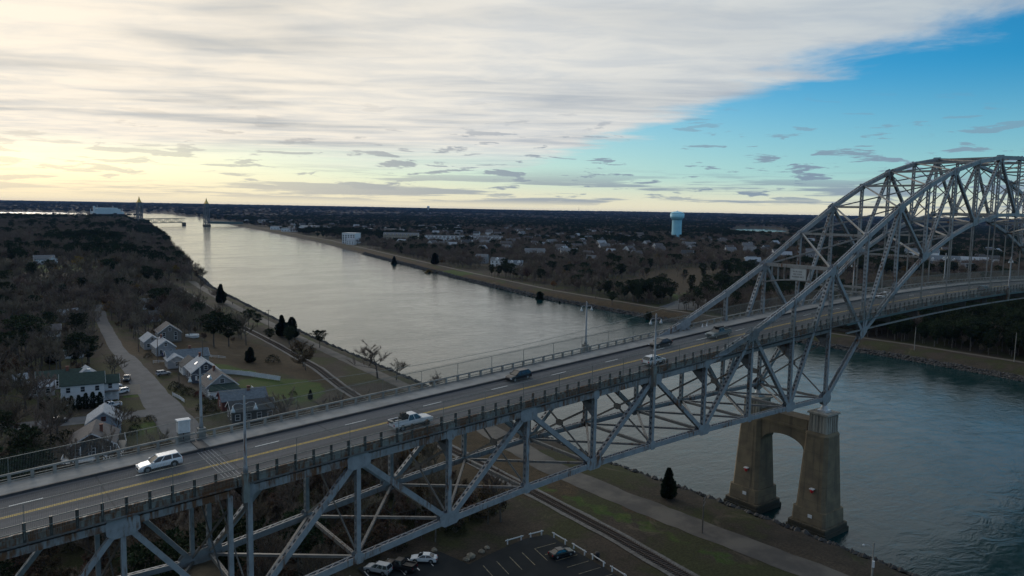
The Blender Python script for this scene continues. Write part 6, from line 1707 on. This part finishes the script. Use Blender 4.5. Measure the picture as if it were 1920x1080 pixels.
LB = {'bare': ('leafless grey brown tree in the woods left of the canal', 'leafless grey brown tree on the far side of the canal', 'leafless grey brown tree under the bridge beyond the car park'), 'pine': ('dark pine in the woods left of the canal', 'dark pine on the far side of the canal', 'dark pine under the bridge beyond the car park'),
      'oak': ('russet leaved oak in the woods left of the canal', 'russet leaved oak on the far side of the canal', 'russet leaved oak under the bridge beyond the car park'), 'mapl': ('golden leaved tree in the woods left of the canal', 'golden leaved tree on the far side of the canal', 'golden leaved tree under the bridge'), 'thic': ('low leafless thicket in the woods left of the canal', 'low leafless thicket on the far side of the canal', 'low leafless thicket under the bridge beyond the car park')}
for x, y, z, kd, s, sxy, dd in pts[:NI]:
    kn = KORDER[int(kd)]; zone = 1 if x > 120 else (2 if y < 100 else 0); key = kn[:4] if kn[:4] in LB else ('oak' if kn.startswith('oak') else 'bare')
    lb = LB[key][zone]; plant(kn, x, y, s, lb, None, lb.replace(' tree', ' trees'), z=z)
rest = pts[NI:]
pc = bpy.data.collections.new('tree_kinds')
for i, kn in enumerate(KORDER):
    o = bpy.data.objects.new('%02d_%s' % (i, kn), KINDS[kn][2]); pc.objects.link(o)
ng = bpy.data.node_groups.new('scatter', 'GeometryNodeTree')
ng.interface.new_socket('Geometry', in_out='INPUT', socket_type='NodeSocketGeometry'); ng.interface.new_socket('Geometry', in_out='OUTPUT', socket_type='NodeSocketGeometry')
gi, go = ng.nodes.new('NodeGroupInput'), ng.nodes.new('NodeGroupOutput'); ip = ng.nodes.new('GeometryNodeInstanceOnPoints'); ci = ng.nodes.new('GeometryNodeCollectionInfo')
ci.inputs['Collection'].default_value = pc; ci.inputs['Separate Children'].default_value = True; ci.inputs['Reset Children'].default_value = True
ip.inputs['Pick Instance'].default_value = True


def named(nm, ty):
    n = ng.nodes.new('GeometryNodeInputNamedAttribute'); n.data_type = ty; n.inputs['Name'].default_value = nm
    return next(o for o in n.outputs if o.enabled and o.name == 'Attribute')


ng.links.new(gi.outputs[0], ip.inputs['Points']); ng.links.new(ci.outputs[0], ip.inputs['Instance'])
ng.links.new(named('kd', 'INT'), ip.inputs['Instance Index']); ng.links.new(named('scl', 'FLOAT_VECTOR'), ip.inputs['Scale']); ng.links.new(named('rot', 'FLOAT_VECTOR'), ip.inputs['Rotation'])
ng.links.new(ip.outputs[0], go.inputs[0])


def scatter(name, A, label):
    me = bpy.data.meshes.new(name); me.from_pydata(A[:, :3].tolist(), [], [])
    n = len(A)
    me.attributes.new('kd', 'INT', 'POINT').data.foreach_set('value', A[:, 3].astype(np.int32))
    me.attributes.new('scl', 'FLOAT_VECTOR', 'POINT').data.foreach_set('vector', np.stack([A[:, 5], A[:, 5], A[:, 4]], 1).ravel())
    r_ = np.zeros((n, 3)); r_[:, 2] = rng.uniform(0, 6.28, n); r_[:, 0] = rng.normal(0, .04, n)
    me.attributes.new('rot', 'FLOAT_VECTOR', 'POINT').data.foreach_set('vector', r_.ravel())
    o = bpy.data.objects.new(name, me); COL.objects.link(o); m = o.modifiers.new('scatter', 'NODES'); m.node_group = ng
    tag(o, label, kind='stuff')


left = rest[:, 0] < np.interp(rest[:, 1], NS[:, 0], NS[:, 1]) + 60
scatter('woodland', rest[left & (rest[:, 6] < 4600)], 'bare and evergreen woodland on the slope left of the canal')
scatter('woodland', rest[~left & (rest[:, 6] < 4600)], 'bare and evergreen woodland around the far town')
scatter('forest', rest[rest[:, 6] >= 4600], 'dark forest covering the distant hills')
print('trees', len(pts))

# ------------------------------------------------------------------ air
hzb = MB(); hzb.box(-3000, 16500, -3000, 16500, -9, 105)
m = bpy.data.materials.new('haze_air'); m.use_nodes = True; t = m.node_tree; t.nodes.clear()
vo = nn(t, 'ShaderNodeVolumePrincipled'); vo.inputs['Color'].default_value = (0.22, 0.44, 1.0, 1); vo.inputs['Density'].default_value = 1.6e-5; vo.inputs['Anisotropy'].default_value = 0.2
mo_ = nn(t, 'ShaderNodeOutputMaterial'); t.links.new(vo.outputs[0], mo_.inputs['Volume'])
tag(hzb.build('haze', m), 'thin bluish evening haze over the whole scene', kind='stuff')
